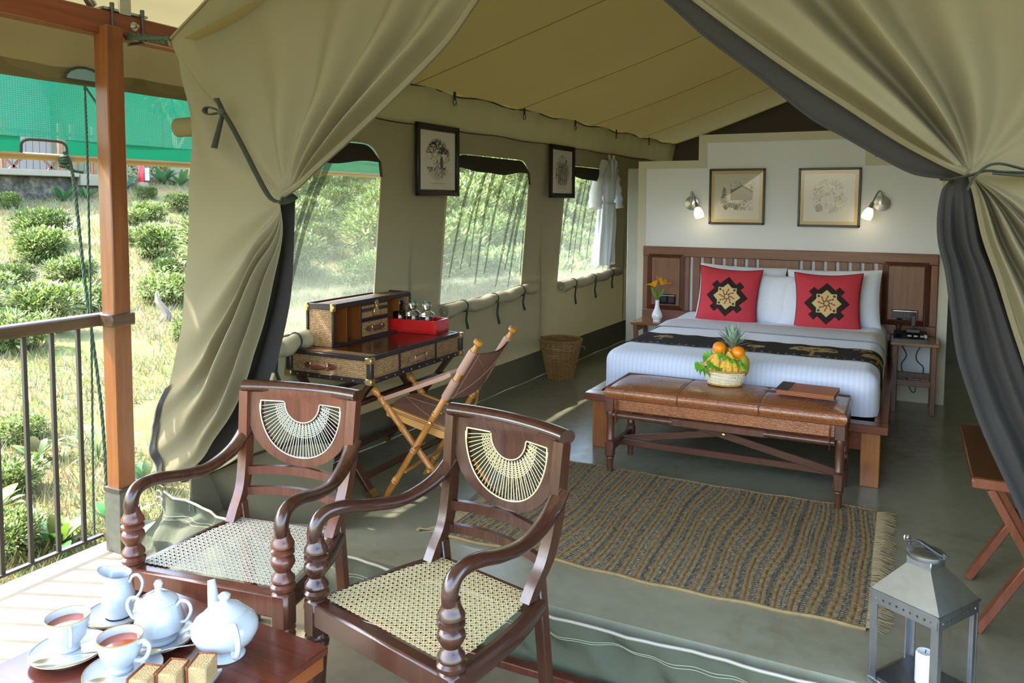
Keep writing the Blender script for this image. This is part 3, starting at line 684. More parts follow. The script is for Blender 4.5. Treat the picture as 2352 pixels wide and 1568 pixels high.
# ------------------------------------------------------------------ framed prints
m_print = attr_mat('ink_print', .75)
m_frame = plain('black_frame', hx('#1d1815'), .35, var=.2)
t = NT('picture_glass'); g_ = t.n('BsdfGlossy', {'Roughness': .02}).outputs[0]; bk_ = t.n('NewGeometry').outputs['Backfacing']; fr_ = t.n('Fresnel', {'IOR': t.math('SUBTRACT', 1.45, t.math('MULTIPLY', bk_, 1.45-1/1.45))}).outputs[0]
m_glass_thin = t.end(t.mixsh(fr_, t.n('BsdfTransparent').outputs[0], g_))
def hatch(x, y, f, s=90): return .5+.5*sin((x*cos(f)+y*sin(f))*s+2*mnoise.noise(Vector((x*14, y*14, f))))
def ink_scene(kind):
    def fn(u, v):
        n = mnoise.fractal(Vector((u*7, v*7, kind*3.1)), 1., 2., 5); n2 = mnoise.fractal(Vector((u*26, v*26, kind*5.3)), 1., 2., 3)
        cx, cy = u-.5, v-.52; e = sqrt((cx/.36)**2+(cy/.36)**2); d = 0
        if kind == 0:      # trees over a pool with a seated figure
            d = max(0, .5+1.2*n2+.9*n+(.4 if v > .62 and e < 1 else 0)-(.55 if .38 < v < .62 else .1))
            d *= 1-sstep(.85, 1.08, e)
            if ((u-.6)/.05)**2+((v-.46)/.12)**2 < 1: d = .9
            if v < .36 and abs(cx) < .36: d = max(d*.7, .35*hatch(u, v*3, 1.57, 60)*(1-sstep(.9, 1.1, e)))
            if .10 < v < .115 and abs(cx) < .2: d = .35
        elif kind == 1:    # group of tall figures
            d = max(0, .22+.9*n2+.5*n)*(1-sstep(.9, 1.1, e))
            for fx in (.32, .42, .52, .62, .7):
                if abs(u-fx) < .035 and .2 < v < .66: d = max(d, .35+.5*hatch(u, v, .2, 140))
                if (u-fx)**2+(v-.69)**2 < .0012: d = .6
            if .11 < v < .125 and abs(cx) < .18: d = .3
        elif kind == 2:    # timber house, fir tree and an old car
            d = 0; roof = .76-abs(u-.62)*.55
            if .36 < u < .86 and .42 < v < roof: d = .35+.35*hatch(u, v, .0, 170)
            if .36 < u < .86 and roof-.05 < v < roof: d = .75
            tx = .22; 
            for k in range(6):
                zt = .72-k*.055
                if zt-.09 < v < zt and abs(u-tx) < (zt-v)*(.55+.1*k)+.006: d = .55+.4*n2
            if v > .62 and u > .35: d = max(d, max(0, .9*n2+.5*n-.05)*(1-sstep(.7, .95, v)))
            if .25 < v < .36 and .2 < u < .58: d = max(d, .3+.6*hatch(u, v, .6, 120)*(1 if v < .33 or .3 < u < .46 else 0))
            for fx in (.26, .48):
                if (u-fx)**2+(v-.25)**2 < .0022: d = .8
            if .2 < v < .42 and u > .5: d = max(d, max(0, .3+n2)*.7*(1-sstep(.78, .9, u)))
            d *= 1-sstep(.36, .42, max(abs(cx), 0))
        else:              # pale figure sketch
            d = max(0, .12+.55*n2+.35*n)*(1-sstep(.85, 1.1, e))
            if ((u-.3)/.07)**2+((v-.28)/.09)**2 < 1: d = .5+.3*n2
        return min(1, max(0, d))
    return fn
def picture(name, P, ax, ay, w, h, kind, mat_w, border, fw_, lab, mount=None):
    """P = centre on the wall, ax = right dir, ay = outward normal"""
    p = thing(name, (0, 0, 0), 0, lab, 'picture'); X = -Vector(ax).normalized(); N = Vector(ay).normalized(); Z = Vector((0, 0, 1))
    p.matrix_world = Matrix(((X.x, N.x, Z.x, P[0]), (X.y, N.y, Z.y, P[1]), (X.z, N.z, Z.z, P[2]), (0, 0, 0, 1)))
    for (x, z, a, b) in ((0, h/2-fw_/2, w, fw_), (0, -h/2+fw_/2, w, fw_), (-w/2+fw_/2, 0, fw_, h), (w/2-fw_/2, 0, fw_, h)):
        MB().box((x, .014, z), (a, .028, b), bev=.004).build('frame', m_frame, p)
    MB().box((0, .005, 0), (w-.01, .008, h-.01)).build('backing', m_frame, p)
    W_, H_ = w-2*fw_, h-2*fw_
    if mount is not None: MB().box((0, .0105, 0), (W_, .003, H_)).build('mount', mount, p)
    pw_, ph_ = W_-2*border, H_-2*border; fn = ink_scene(kind); k = hx('#1c1a17')
    MB().grid(110, 130, lambda u, v: ((u-.5)*pw_, .0135, (v-.5)*ph_), colfn=lambda u, v: tuple(lerp(a, b, fn(1-u, v)) for a, b in zip(mat_w, k))).build('print', m_print, p)
    MB().add([(-W_/2, .02, -H_/2), (W_/2, .02, -H_/2), (W_/2, .02, H_/2), (-W_/2, .02, H_/2)], [(0, 1, 2, 3)]).build('glass', m_glass_thin, p)
    return p
paper = hx('#d6d2c6')
wd = Vector((.0357, 1, 0)).normalized(); wn_ = Vector((wd.y, -wd.x, -.0))
def onw(y, z, off=.03): q = WL(y, z, off+.05*0); return q
picture('framed_print', onw(4.865, 1.952, .045), wd, wn_, .535, .505, 0, paper, .012, .034, 'black framed engraving of garden and trees on canvas wall')
picture('framed_print', onw(6.972, 1.95, .045), wd, wn_, .535, .495, 1, paper, .012, .034, 'black framed engraving of standing figures beside the far window')
ivory = plain('ivory_mount', hx('#cbb789'), .8, var=.03)
picture('framed_print', (-1.389, YB-.002, 1.722), (1, 0, 0), (0, -1, 0), .495, .505, 2, hx('#cfccc2'), .03, .018, 'square framed drawing of a timber house and fir tree above the bed', ivory)
picture('framed_print', (-.606, YB-.002, 1.715), (1, 0, 0), (0, -1, 0), .505, .51, 3, hx('#d9dad8'), .03, .018, 'square framed pale figure sketch above the right bed cushion', ivory)
# ------------------------------------------------------------------ wall lamps
t = NT('frosted_shade'); e_ = t.n('Emission', {'Color': (1, .83, .5), 'Strength': 1.6}).outputs[0]
m_shade = t.end(t.mixsh(.35, t.bsdf(hx('#e8e2c8'), .35), e_))
def wlamp(x, z, sgn, lab):
    l = thing('wall_lamp', (x, YB-.002, z), 0, lab, 'lamp', 'bedside wall lamps')
    T = Matrix.Rotation(pi/2, 4, 'X')
    MB().lathe([(.06, 0), (.066, .008), (.063, .018), (.03, .026), (0, .03)], 28, T).build('wall_plate', m_steel, l)
    MB().cyl((0, -.02, 0), (0, -.034, 0), .006).build('screw', m_black, l)
    arm = cr([(0, -.028, .01), (.0, -.05, .07), (sgn*.012, -.075, .105), (sgn*.035, -.105, .08), (sgn*.06, -.13, .02), (sgn*.075, -.14, -.02)], 26)
    MB().tube(arm, .0065, 10).build('swan_neck', m_steel, l)
    d = Vector((sgn*.32, -.2, -.9)).normalized(); p = Vector(arm[-1]); M = Matrix.Translation(p) @ d.to_track_quat('Z', 'Y').to_matrix().to_4x4()
    MB().lathe([(0, -.03), (.014, -.028), (.017, .0), (.019, .03), (.016, .034)], 16, M).build('holder', m_steel, l)
    MB().lathe([(.018, .02), (.03, .034), (.04, .06), (.044, .09), (.040, .115), (.037, .116), (.040, .09), (.036, .06), (.025, .036)], 24, M).build('shade', m_shade, l)
    MB().lathe([(0, .045), (.018, .06), (.02, .08), (0, .1)], 12, M).build('bulb', m_shade, l)
    ld = bpy.data.lights.new('bulb_light', 'POINT'); ld.energy = .15; ld.color = (1, .82, .5); ld.shadow_soft_size = .03
    lo = bpy.data.objects.new('bulb_light', ld); COL.objects.link(lo); lo.parent = l; lo.location = p+d*.14
wlamp(-1.797, 1.66, 1, 'brushed steel wall lamp left of the house drawing'); wlamp(-.19, 1.665, -1, 'brushed steel wall lamp right of the figure sketch')
# ------------------------------------------------------------------ bed
m_bedx = wood('bed_wood_x', hx('#5f2f1e'), hx('#8a4d33'), 0, .22, 1., .3); m_bedy = wood('bed_wood_y', hx('#5f2f1e'), hx('#84492f'), 1, .2, 1., .3); m_bedz = wood('bed_wood_leg', hx('#7a421f'), hx('#b0703a'), 2, .35, .8)
bd = thing('bed', (0, 0, 0), 0, 'low brown timber platform bed with square legs', 'bed')
MB().box((-.975, 4.985, .36), (1.85, .1, .05), bev=.004).build('front_board', m_bedx, bd)
for x in (-1.86, -.09): MB().box((x, 6.15, .36), (.075, 2.26, .05), bev=.004).build('side_board', m_bedy, bd)
MB().box((-.975, 6.15, .345), (1.7, 2.24, .03)).build('deck', m_bedx, bd)
MB().box((-.975, 5.06, .27), (1.64, .03, .13)).build('front_apron', m_bedx, bd)
for x in (-1.815, -.142):
    for y in (5.055, 7.2): MB().box((x, y, .168), (.105, .1, .336), bev=.004).build('leg', m_bedz, bd)
t = NT('white_satin_stripe'); v = t.coord(); sp = t.n('SeparateXYZ', {0: v})
st_ = t.math('SINE', t.math('MULTIPLY', sp.outputs[0], 210.0)); st_ = t.math('ADD', t.math('MULTIPLY', st_, .5), .5)
cw = t.mix(st_, hx('#cdd6ee'), hx('#d9e0f4')); m_linen = t.end(t.bsdf(cw, t.math('ADD', .42, t.math('MULTIPLY', st_, .3)), 0, .4, t.bump(t.noise(v, 9, 4), .12, .02), **{'Sheen Weight': .3}))
t = NT('white_linen'); v = t.coord(); m_linen2 = t.end(t.bsdf(hx('#dde2f0'), .7, 0, .3, t.bump(t.noise(v, 7, 4, .6, .6), .35, .03)))
X0, X1, Y0, Y1, Z0, Z1 = -1.835, -.112, 5.105, 7.30, .387, .655
def sbox(u, v, off=0.):
    """rounded mattress: u across (0..1 around the section from left-bottom over top to right-bottom), v along"""
    w = X1-X0; h = Z1-Z0; r = .085
    per = [(0, h-r), ('l', r*pi/2), (0, w-2*r), ('r', r*pi/2), (0, h-r)]
    Ls = [h-r, r*pi/2, w-2*r, r*pi/2, h-r]; s = u*sum(Ls); x = z = 0; nx = nz = 0
    if s < Ls[0]: x, z, nx, nz = X0, Z0+s, -1, 0
    elif s < Ls[0]+Ls[1]: a = (s-Ls[0])/r; x, z, nx, nz = X0+r-r*cos(a), Z1-r+r*sin(a), -cos(a), sin(a)
    elif s < sum(Ls[:3]): x, z, nx, nz = X0+r+s-Ls[0]-Ls[1], Z1, 0, 1
    elif s < sum(Ls[:4]): a = (s-sum(Ls[:3]))/r; x, z, nx, nz = X1-r+r*sin(a), Z1-r+r*cos(a), sin(a), cos(a)
    else: q = s-sum(Ls[:4]); x, z, nx, nz = X1, Z1-r-q, 1, 0
    return x+nx*off, z+nz*off
mt = thing('mattress', (0, 0, 0), 0, 'thick mattress in white striped satin sheets on the bed', 'mattress')
def mfn(u, v):
    # v: first part closes the front end with rounding
    r = .09; L = Y1-Y0
    if v < .3:
        t_ = v/.3; a = t_*pi/2; y = Y0+r-r*sin(a)*1.0 if False else Y0+r*(1-sin(a)); k = r*(1-cos(a))
        sh = 1.0
        x, z = sbox(u, v)
        cxm, czm = (X0+X1)/2, (Z0+Z1)/2
        x = cxm+(x-cxm)*((X1-X0)/2-r*(1-sin(a)))/((X1-X0)/2); z = Z0+(z-Z0)*((Z1-Z0)-r*(1-sin(a)))/(Z1-Z0)
        y = Y0+r*(1-cos(pi/2-a))*0+r*(1-sin(a))*0+r-r*cos(pi/2-a) if False else Y0+r-r*cos(a)*1.0
        y = Y0+r*(1-cos(a)) if False else Y0+r-r*sin(pi/2-a)
        return (x, y, z)
    y = lerp(Y0+r, Y1, (v-.3)/.7); x, z = sbox(u, v)
    b = .012*sin(x*4+y*3)*.5; return (x+.004*sin(y*12)*(1 if z < .5 else 0), y, z+(b*.4 if z > Z1-.02 else 0))
m = MB(); m.grid(120, 60, mfn)
# front cap
ring = [m.v[i] for i in range(120)]; b0_ = len(m.v); cap = [(lerp(p[0], -.975, k), p[1]-.006*sin(pi*min(1, k*1.6)), lerp(p[2], Z0, k)) for k in (.15, .4, .7, 1) for p in ring]
m.v += cap
for j in range(4):
    for i in range(119):
        a = (i if j == 0 else b0_+(j-1)*120+i); c = b0_+j*120+i; m.f.append((a, a+1, c+1, c))
m.build('sheet', m_linen, mt)
# turned-down top sheet fold near the pillows
m = MB(); m.grid(90, 14, lambda u, v: (lambda q: (q[0], lerp(6.28, 6.75, v)+.02*sin(u*5), q[1]+.012*sin(pi*v)))(sbox(lerp(.07, .93, u), 0, .008))); m.build('turned_down_sheet', m_linen2, mt)
# bed runner with gold trees and triangle border
def run_y(u): return 5.47+.0*u, 5.93
def uX(u): return lerp(.02, .98, u)
tot = (X1-X0)
def runc(u, v):
    s = u*(2*.24+tot); c = hx('#1d1c1e'); n = mnoise.noise(Vector((u*60, v*18, 3)))
    if v < .06 or v > .95: c = hx('#232125')
    if u < .10 and v > .9: c = hx('#b03038')
    if .05 < v < .13 and ((u*40) % 1) < .2: c = hx('#b79d62')
    for cx_, cy_, w_, h_ in ((.19, .6, .035, .26), (.52, .45, .03, .22), (.70, .5, .075, .42), (.895, .42, .05, .34), (.845, .85, .03, .14)):
        dx, dy = (u-cx_)/w_, (v-cy_)/h_
        if dx*dx+(dy*1.6-.3)**2 < 1 and dy > -.15 and (n+.35*sin(dy*14)) > -.25: c = hx('#b79c63')
        if abs(dx) < .07 and -.9 < dy < 0: c = hx('#a88c55')
        if -.95 < dy < -.82 and abs(dx) < .35: c = hx('#a88c55')
    return c
br = thing('bed_runner', (0, 0, 0), 0, 'black bed runner with gold tree motifs laid across the sheets', 'bed runner')
m = MB(); m.grid(330, 44, lambda u, v: (lambda q: (q[0], lerp(5.46, 5.92, v)+.012*sin(u*6), q[1]))(sbox(lerp(.035, .985, u), 0, .006+.002*sin(u*70))), colfn=runc)
m.build('cloth', attr_mat('runner_cloth', .85, bump=.3), br)
m = MB(); m.grid(20, 4, lambda u, v: (lambda q: (q[0]-.004, lerp(5.86, 6.0, v), q[1]))(sbox(lerp(.0, .07, u), 0, .01))); m.build('red_edging', plain('red_cloth', hx('#b5313a'), .8), br)
# ------------------------------------------------------------------ pillows and cushions
def pillow(m, w, h, T_, nu=60, nv=60, colfn=None, M=None, pinch=.07, seed=1, fl=.5):
    def sh(sg):
        def f(u, v):
            a, b = u*2-1, v*2-1
            ex = 1-pinch*(1-b*b) if True else 1; ez = 1-pinch*(1-a*a)
            x = a*w/2*ex; z = b*h/2*ez
            t_ = max(0, (1-abs(a)**2.6)*(1-abs(b)**2.6))**fl
            nz = mnoise.noise(Vector((a*2.2+seed, b*2.2, sg)))*.12*t_
            return (x, sg*(T_/2*t_*(1+nz)), z)
        return f
    m.grid(nu, nv, sh(-1), T=M, colfn=colfn); m.grid(24, 24, sh(1), T=M, colfn=(lambda u, v: (.35, .03, .04)) if colfn else None)
    return m
def lean(x, y, z, a, rz=0, ry=0): return Matrix.Translation((x, y, z)) @ Matrix.Rotation(rz, 4, 'Z') @ Matrix.Rotation(-a, 4, 'X') @ Matrix.Rotation(ry, 4, 'Y')
for x, z, rz, ry, lab in ((-1.29, .87, .03, .03, 'white pillow behind the left red cushion'), (-.53, .865, -.04, -.03, 'white pillow behind the right red cushion')):
    o = thing('pillow', (x, 7.13, z), 0, lab, 'pillow', 'white bed pillows')
    pillow(MB(), .75, .5, .22, 40, 40, M=lean(0, 0, 0, .26, rz, ry), pinch=.05, seed=x).build('case', m_linen2, o)
for x, z, rz, ry, lab in ((-1.02, .845, -.12, .03, 'creased white pillow between the red cushions on their left'), (-.79, .83, .14, -.02, 'creased white pillow between the red cushions on their right')):
    o = thing('pillow', (x, 7.02, z), 0, lab, 'pillow', 'white bed pillows')
    pillow(MB(), .36, .42, .13, 40, 40, M=lean(0, 0, 0, .24, rz, ry), pinch=.03, seed=x*3).build('case', m_linen2, o)
RED = hx('#bf3a47'); DKB = hx('#2c1a18'); CRM = hx('#c7b27c')
def motif(u, v):
    x, y = (u-.5)*.80, (v-.5)*.80; r = sqrt(x*x+y*y); a = atan2(y, x)
    n = mnoise.noise(Vector((u*150, v*6, 1)))*.08+mnoise.noise(Vector((u*6, v*150, 4)))*.08
    c = tuple(q*(1+n) for q in RED)
    d1 = abs(x)+abs(y); sq = max(abs(x), abs(y))
    # brown star: diamond plus square tabs on the diagonals
    tab = False
    for sx in (-1, 1):
        for sy in (-1, 1):
            p_, q_ = (x*sx+y*sy)/1.4142, (x*sx-y*sy)/1.4142
            if .0 < p_ < .27 and abs(q_) < .052: tab = True
    if d1 < .29 or tab or sq < .14: c = DKB
    if d1 < .19 or sq < .130: c = CRM
    if r < .125:
        k = (a*8/(2*pi)) % 1; 
        for rr_, w_, cc_ in ((.035, .016, hx('#2d3a22')), (.065, .016, hx('#b03a34')), (.095, .019, hx('#a8352f'))):
            ph = (a+rr_*6)*8/(2*pi); f_ = abs((ph % 1)-.5)*2*pi/8*rr_
            if ((r-rr_)/w_)**2+(f_/(.011))**2 < 1: c = cc_
    for q in range(4):
        aa = pi/4+q*pi/2
        if sqrt((x-.14*cos(aa))**2+(y-.14*sin(aa))**2) < .018: c = hx('#3b4a2c')
    return c
m_cush = attr_mat('cushion_weave', .8, bump=.25, bscale=260)
for x, z, rz, ry, lab in ((-1.355, .85, .02, .05, 'red square cushion with brown star motif on the left'), (-.555, .838, -.02, -.02, 'red square cushion with brown star motif on the right')):
    o = thing('cushion', (x, 6.93, z), 0, lab, 'cushion', 'red star cushions'); m = pillow(MB(), .53, .52, .16, 150, 150, motif, lean(0, 0, 0, .2, rz, ry), .10, x, .46); m.build('cover', m_cush, o)
    m = MB(); T = lean(0, 0, 0, .2, rz, ry)
    P = []
    for q in range(80):
        s_ = q/20; k = int(s_); f_ = s_-k; a, b = ((f_*2-1, -1), (1, f_*2-1), (1-f_*2, 1), (-1, 1-f_*2))[k]; P.append(T @ Vector((a*.265*(1-.10*(1-b*b)), 0, b*.26*(1-.10*(1-a*a)))))
    m.tube(P, .005, 5, True); m.build('piping', plain('dark_piping', hx('#5b1a20'), .8), o)
# ------------------------------------------------------------------ bedside tables
m_ns = wood('nightstand_wood', hx('#5d3320'), hx('#8b5a38'), 2, .35); m_nstop = wood('nightstand_top', hx('#6f4526'), hx('#a2703f'), 0, .2, 1, .3)
def nightstand(x, y, w, d, splay, lab):
    o = thing('bedside_table', (x, y, 0), 0, lab, 'bedside table', 'bedside tables')
    MB().box((0, 0, .557), (w, d, .028), bev=.004).build('top', m_nstop, o)
    for sx in (-1, 1):
        for sy in (-1, 1):
            m = MB(); m.bar((sx*(w/2-.035), sy*(d/2-.04), .543), (sx*(w/2-.035-splay), sy*(d/2-.04), 0), .038, .038, up=(0, 1, 0), bev=.003); m.build('leg', m_ns, o)
        m = MB(); m.bar((sx*(w/2-.035), -d/2+.05, .5), (sx*(w/2-.035), d/2-.05, .5), .02, .05); m.build('side_apron', m_ns, o)
    for sy in (-1, 1): MB().box((0, sy*(d/2-.04), .245), (w-.1, .022, .05), bev=.003).build('stretcher', m_ns, o)
    return o
nightstand(.095, 7.13, .345, .40, 0., 'dark bedside table under the telephone right of the bed')
nightstand(-2.06, 7.17, .37, .38, .03, 'lighter bedside table with the flower vase left of the bed')
# vase with yellow lily
v_ = thing('flower_vase', (-2.03, 7.10, .571), 0, 'small white porcelain bud vase on the left bedside table', 'vase')
MB().lathe([(.0, 0), (.034, .0), (.036, .006), (.034, .014), (.046, .035), (.05, .055), (.042, .08), (.024, .12), (.017, .16), (.018, .19), (.02, .198), (.015, .198), (.012, .16), (0, .15)], 28).build('body', plain('porcelain', hx('#e7eaee'), .12, var=.02, coat=.4), v_)
fl = thing('yellow_lily', (-2.03, 7.10, .72), 0, 'yellow lily bloom standing in the white bud vase', 'flower')
m_yel = plain('lily_yellow', hx('#f2b211'), .6, var=.15, vscale=30, trl=.3); m_stem = plain('stem_green', hx('#5d8a2f'), .6, var=.2, trl=.2)
m = MB()
for a, L in ((.3, .18), (2.2, .16), (4.1, .17)): m.tube(cr([(0, 0, -.06), (.006*cos(a), .006*sin(a), .06), (.03*cos(a), .03*sin(a), L)], 12), .0045, 6)
m.build('stem', m_stem, fl)
for a, L in ((.5, .1), (3.3, .11)):
    m = MB(); m.grid(4, 10, lambda u, v: ((.01+.05*v)*cos(a)+(u-.5)*.03*sin(pi*v), (.01+.05*v)*sin(a), .06+L*v)); m.build('leaf', m_stem, fl)
for c_, (bx, bz, tl) in enumerate(((-.02, .17, -.5), (.035, .19, .45))):
    for k in range(6):
        a = k*pi/3+c_*.4
        def pet(u, v, a=a, bx=bx, bz=bz, tl=tl):
            r = .006+.055*v**.8+.02*v**3; z = .065*v-.05*max(0, v-.6)**1.3*1.2; w = .034*sin(pi*min(1, v*.92+.06))**.7
            x, y = r*cos(a)-(u-.5)*w*sin(a), r*sin(a)+(u-.5)*w*cos(a); zz = z+.012*abs(u-.5)
            return (bx+x*cos(tl)+zz*sin(tl), y, bz+zz*cos(tl)-x*sin(tl))
        MB().grid(6, 12, pet).build('petal', m_yel, fl)
# telephone
ph = thing('desk_telephone', (.06, 7.08, .571), 0, 'black desk telephone with handset and coiled cord on bedside table', 'telephone')
m = MB(); m.add([(-.12, -.09, 0), (.12, -.09, 0), (.12, .1, 0), (-.12, .1, 0), (-.12, -.09, .02), (.12, -.09, .02), (.12, .1, .06), (-.12, .1, .06)], [(0, 3, 2, 1), (4, 5, 6, 7), (0, 1, 5, 4), (1, 2, 6, 5), (2, 3, 7, 6), (3, 0, 4, 7)]); m.build('body', m_black, ph, smooth=False)
m = MB(); m.tube(cr([(-.085, -.075, .07), (-.085, -.04, .085), (-.085, .03, .095), (-.085, .085, .1)], 20), [(.026-.006*sin(pi*i/19), .022-.008*sin(pi*i/19)) for i in range(20)], 12); m.build('handset', m_black, ph)
for i in range(3): MB().box((-.005+.045*i, -.045, .041), (.03, .04, .012), bev=.003).build('button_block', plain('grey_keys', hx('#9aa2a8'), .4, var=.05), ph)
m = MB(); m.cyl((.12-.01, -.05, .04), (.12-.01, -.03, .046), .012); m.build('round_key', plain('pale_key', hx('#b9bdbf'), .4), ph)
m = MB(); m.box((.02, .04, .07), (.1, .05, .03), bev=.004); m.build('display', plain('lcd', hx('#23352a'), .2), ph)
m = MB(); m.cyl((.02, .06, .06), (.02, .06, .11), .006); m.box((.02, .06, .15), (.034, .02, .09), bev=.004); m.build('stand_microphone', m_black, ph)
MB().cyl((.095, .07, .05), (.1, .075, .25), .004, .003).build('antenna', m_black, ph)
m = MB(); m.tube([(-.145+.012*cos(i*.75), .0+.012*sin(i*.75), -.02-.0011*i) for i in range(150)], .004, 5)
m.tube(cr([(-.1, -.05, .05), (-.14, -.02, .03), (-.145, 0, -.02)], 10), .004, 5); m.build('coiled_cord', m_black, ph)
o = MB()
o.tube(cr([(.0, 7.33, .56), (-.005, 7.34, .5), (.04, 7.35, .40), (.005, 7.35, .32), (.03, 7.35, .22), (.06, 7.35, .19), (.075, 7.35, .12), (.1, 7.35, .09), (.115, 7.35, .1), (.12, 7.35, .14), (.15, 7.35, .2), (.17, 7.35, .3), (.12, 7.35, .36), (.115, 7.35, .42), (.15, 7.35, .5), (.15, 7.34, .56)], 110), .004, 6)
tag(o.build('power_cable', m_black), 'thin black cable looping under the right bedside table', 'cable')
# ------------------------------------------------------------------ campaign desk in cane and dark leather
DX0, DX1, DY0, DY1 = -3.185, -2.613, 3.51, 4.49
m_cane = rattan('woven_cane', hx('#cfa976'), hx('#a27d55'), hx('#452c1b')); m_canet = rattan('woven_cane_top', hx('#a58259'), hx('#866648'), hx('#4d3320'), top=True)
m_lea = plain('dark_leather_trim', hx('#2f2524'), .42, var=.25, vscale=40, bump=.25, bscale=120)
m_inner = wood('pigeonhole_wood', hx('#6b3a17'), hx('#8f5222'), 2, .4); m_desktop = plain('leather_desktop', hx('#3b1d14'), .2, var=.15, vscale=7, bump=.05, coat=.3)
m_hand = plain('handle_leather', hx('#6b3a30'), .5, var=.2, vscale=30); m_hand2 = plain('tan_handle_leather', hx('#9a7560'), .55, var=.15, vscale=30)
dk = thing('writing_desk', (DX0, DY0, 0), 0, 'cane campaign writing desk with dark leather edging on folding legs', 'desk')
w_, d_ = DX1-DX0, DY1-DY0; ZA, ZC = .65, .795
MB().box((w_/2, d_/2, (ZA+ZC)/2), (w_-.012, d_-.012, ZC-ZA-.004)).build('case', m_cane, dk, smooth=False)
for y in (.05, d_-.05): MB().box((w_/2, y, ZC), (w_-.01, .1, .006)).build('cane_top', m_canet, dk, smooth=False)
MB().box((w_/2+.04, d_/2, ZC+.001), (w_-.1, d_-.2, .005)).build('leather_top', m_desktop, dk)
tr = MB(); e = .034
for z in (ZA+.012, ZC-.008):
    h_ = .03 if z < .7 else .022
    tr.box((w_/2, -.001, z), (w_, .008, h_), bev=.003); tr.box((w_/2, d_+.001, z), (w_, .008, h_), bev=.003); tr.box((w_+.001, d_/2, z), (.008, d_, h_), bev=.003); tr.box((-.001, d_/2, z), (.008, d_, h_), bev=.003)
for x in (0, w_):
    for y in (0, d_): tr.box((x, y, (ZA+ZC)/2), (.034, .034, ZC-ZA), bev=.006)
tr.box((w_/2, .008, ZC+.003), (w_, .02, .006)); tr.box((w_-.008, d_/2, ZC+.003), (.02, d_, .006)); tr.box((w_/2, d_-.008, ZC+.003), (w_, .02, .006))
for y in (.285, .68): tr.box((w_, y, (ZA+ZC)/2), (.01, .008, ZC-ZA-.02))
tr.box((w_, (.285+.68)/2, ZA+.028), (.01, .4, .005))
tr.build('leather_edging', m_lea, dk)
m = MB()
for x in (0, w_):
    for y in (0, d_):
        for z, s_ in ((ZA, 1), (ZC, -1)):
            m.box((x, y, z+s_*.014), (.044, .044, .036), bev=.004)
m.build('brass_corner', m_brass, dk)
m = MB()
for k in range(7): m.lathe([(.005, 0), (.004, .003), (0, .004)], 8, Matrix.Translation((.06+k*.08, -.005, ZA+.012)) @ Matrix.Rotation(pi/2, 4, 'X'))
for k in range(11): m.lathe([(.005, 0), (.004, .003), (0, .004)], 8, Matrix.Translation((w_+.005, .06+k*.085, ZA+.012)) @ Matrix.Rotation(pi/2, 4, 'Y'))
o = m.build('stud', m_steel, dk); tag(o, kind='stuff')
def handle(T, L, mt, par, name='handle'):
    n = 24; m = MB()
    m.tube([T @ Vector((lerp(-L/2, L/2, i/(n-1)), -.012-.012*sin(pi*i/(n-1))**.7, 0)) for i in range(n)], [(.004, .006+.013*sin(pi*min(1, max(0, (i/(n-1)-.12)/.76)))**.8) for i in range(n)], 8, up=T.to_3x3() @ Vector((0, 0, 1)))
    for s_ in (-1, 1):
        m.prism([(-.03, 0), (-.012, .016), (.022, .02), (.03, 0), (.022, -.02), (-.012, -.016)], .005, T @ Matrix.Translation((s_*L*.5, -.002, 0)) @ Matrix.Rotation(pi/2, 4, 'X') @ Matrix.Scale(-s_, 4, (1, 0, 0)))
    o = m.build(name, mt, par)
    for s_ in (-1, 1): MB().box((s_*L*.36, -.012, 0), (.01, .02, .046), T, .003).build('buckle', m_brass, o)
handle(Matrix.Translation((w_*.4, -.004, .722)), .17, m_hand, dk)
handle(Matrix.Translation((w_+.004, .48, .722)) @ Matrix.Rotation(pi/2, 4, 'Z'), .17, m_hand2, dk, 'drawer_handle')
# pigeonhole unit on the desk (one piece with its own boards and drawers)
ht = thing('pigeonhole_box', (DX0+.005, DY0+.15, ZC+.004), 0, 'cane pigeonhole box with drawers and brass lock standing on the desk', 'desk organiser')
HW, HL, HH = .19, .80, .245
m = MB(); m.box((HW/2, .006, HH/2), (HW, .012, HH)); m.box((HW/2, HL-.006, HH/2), (HW, .012, HH)); m.box((.006, HL/2, HH/2), (.012, HL, HH)); m.build('side', m_cane, ht, smooth=False)
MB().box((HW/2, HL/2, HH-.008), (HW+.004, HL+.004, .018)).build('lid', m_canet, ht, smooth=False)
for y in (.13, .265, .565, .68): MB().box((HW/2, y, HH/2), (HW-.006, .01, HH-.02)).build('divider', m_inner, ht)
MB().box((.014, HL/2, HH/2), (.004, HL-.02, HH-.02)).build('back_board', m_inner, ht); MB().box((HW/2, HL/2, .005), (HW-.01, HL-.02, .008)).build('floor_board', m_inner, ht)
for z0, z1 in ((.012, .118), (.126, .222)):
    dr = MB().box((HW/2+.01, .415, (z0+z1)/2), (HW-.03, .286, z1-z0), bev=.003).build('drawer', m_cane, ht, smooth=False)
    m = MB()
    for z in (z0+.004, z1-.004): m.box((HW-.006, .415, z), (.012, .29, .01))
    for y in (.272, .558): m.box((HW-.006, y, (z0+z1)/2), (.012, .008, z1-z0))
    if z1 > .2: m.box((HW-.003, .415, .184), (.012, .286, .02))
    m.build('edging', m_lea, dr)
    if z1 < .2: handle(Matrix.Translation((HW-.004, .415, .065)) @ Matrix.Rotation(pi/2, 4, 'Z'), .14, m_hand, dr)
    else:
        m = MB(); m.box((HW+.006, .415, .165), (.012, .05, .05), bev=.003); m.box((HW+.012, .415, .2), (.01, .024, .04), bev=.003); m.lathe([(0, 0), (.018, 0), (.02, .006), (.012, .012), (0, .012)], 14, Matrix.Translation((HW+.006, .415, .222)) @ Matrix.Rotation(pi/2, 4, 'Y'))
        m.build('brass_lock', m_brass, dr)
tr = MB()
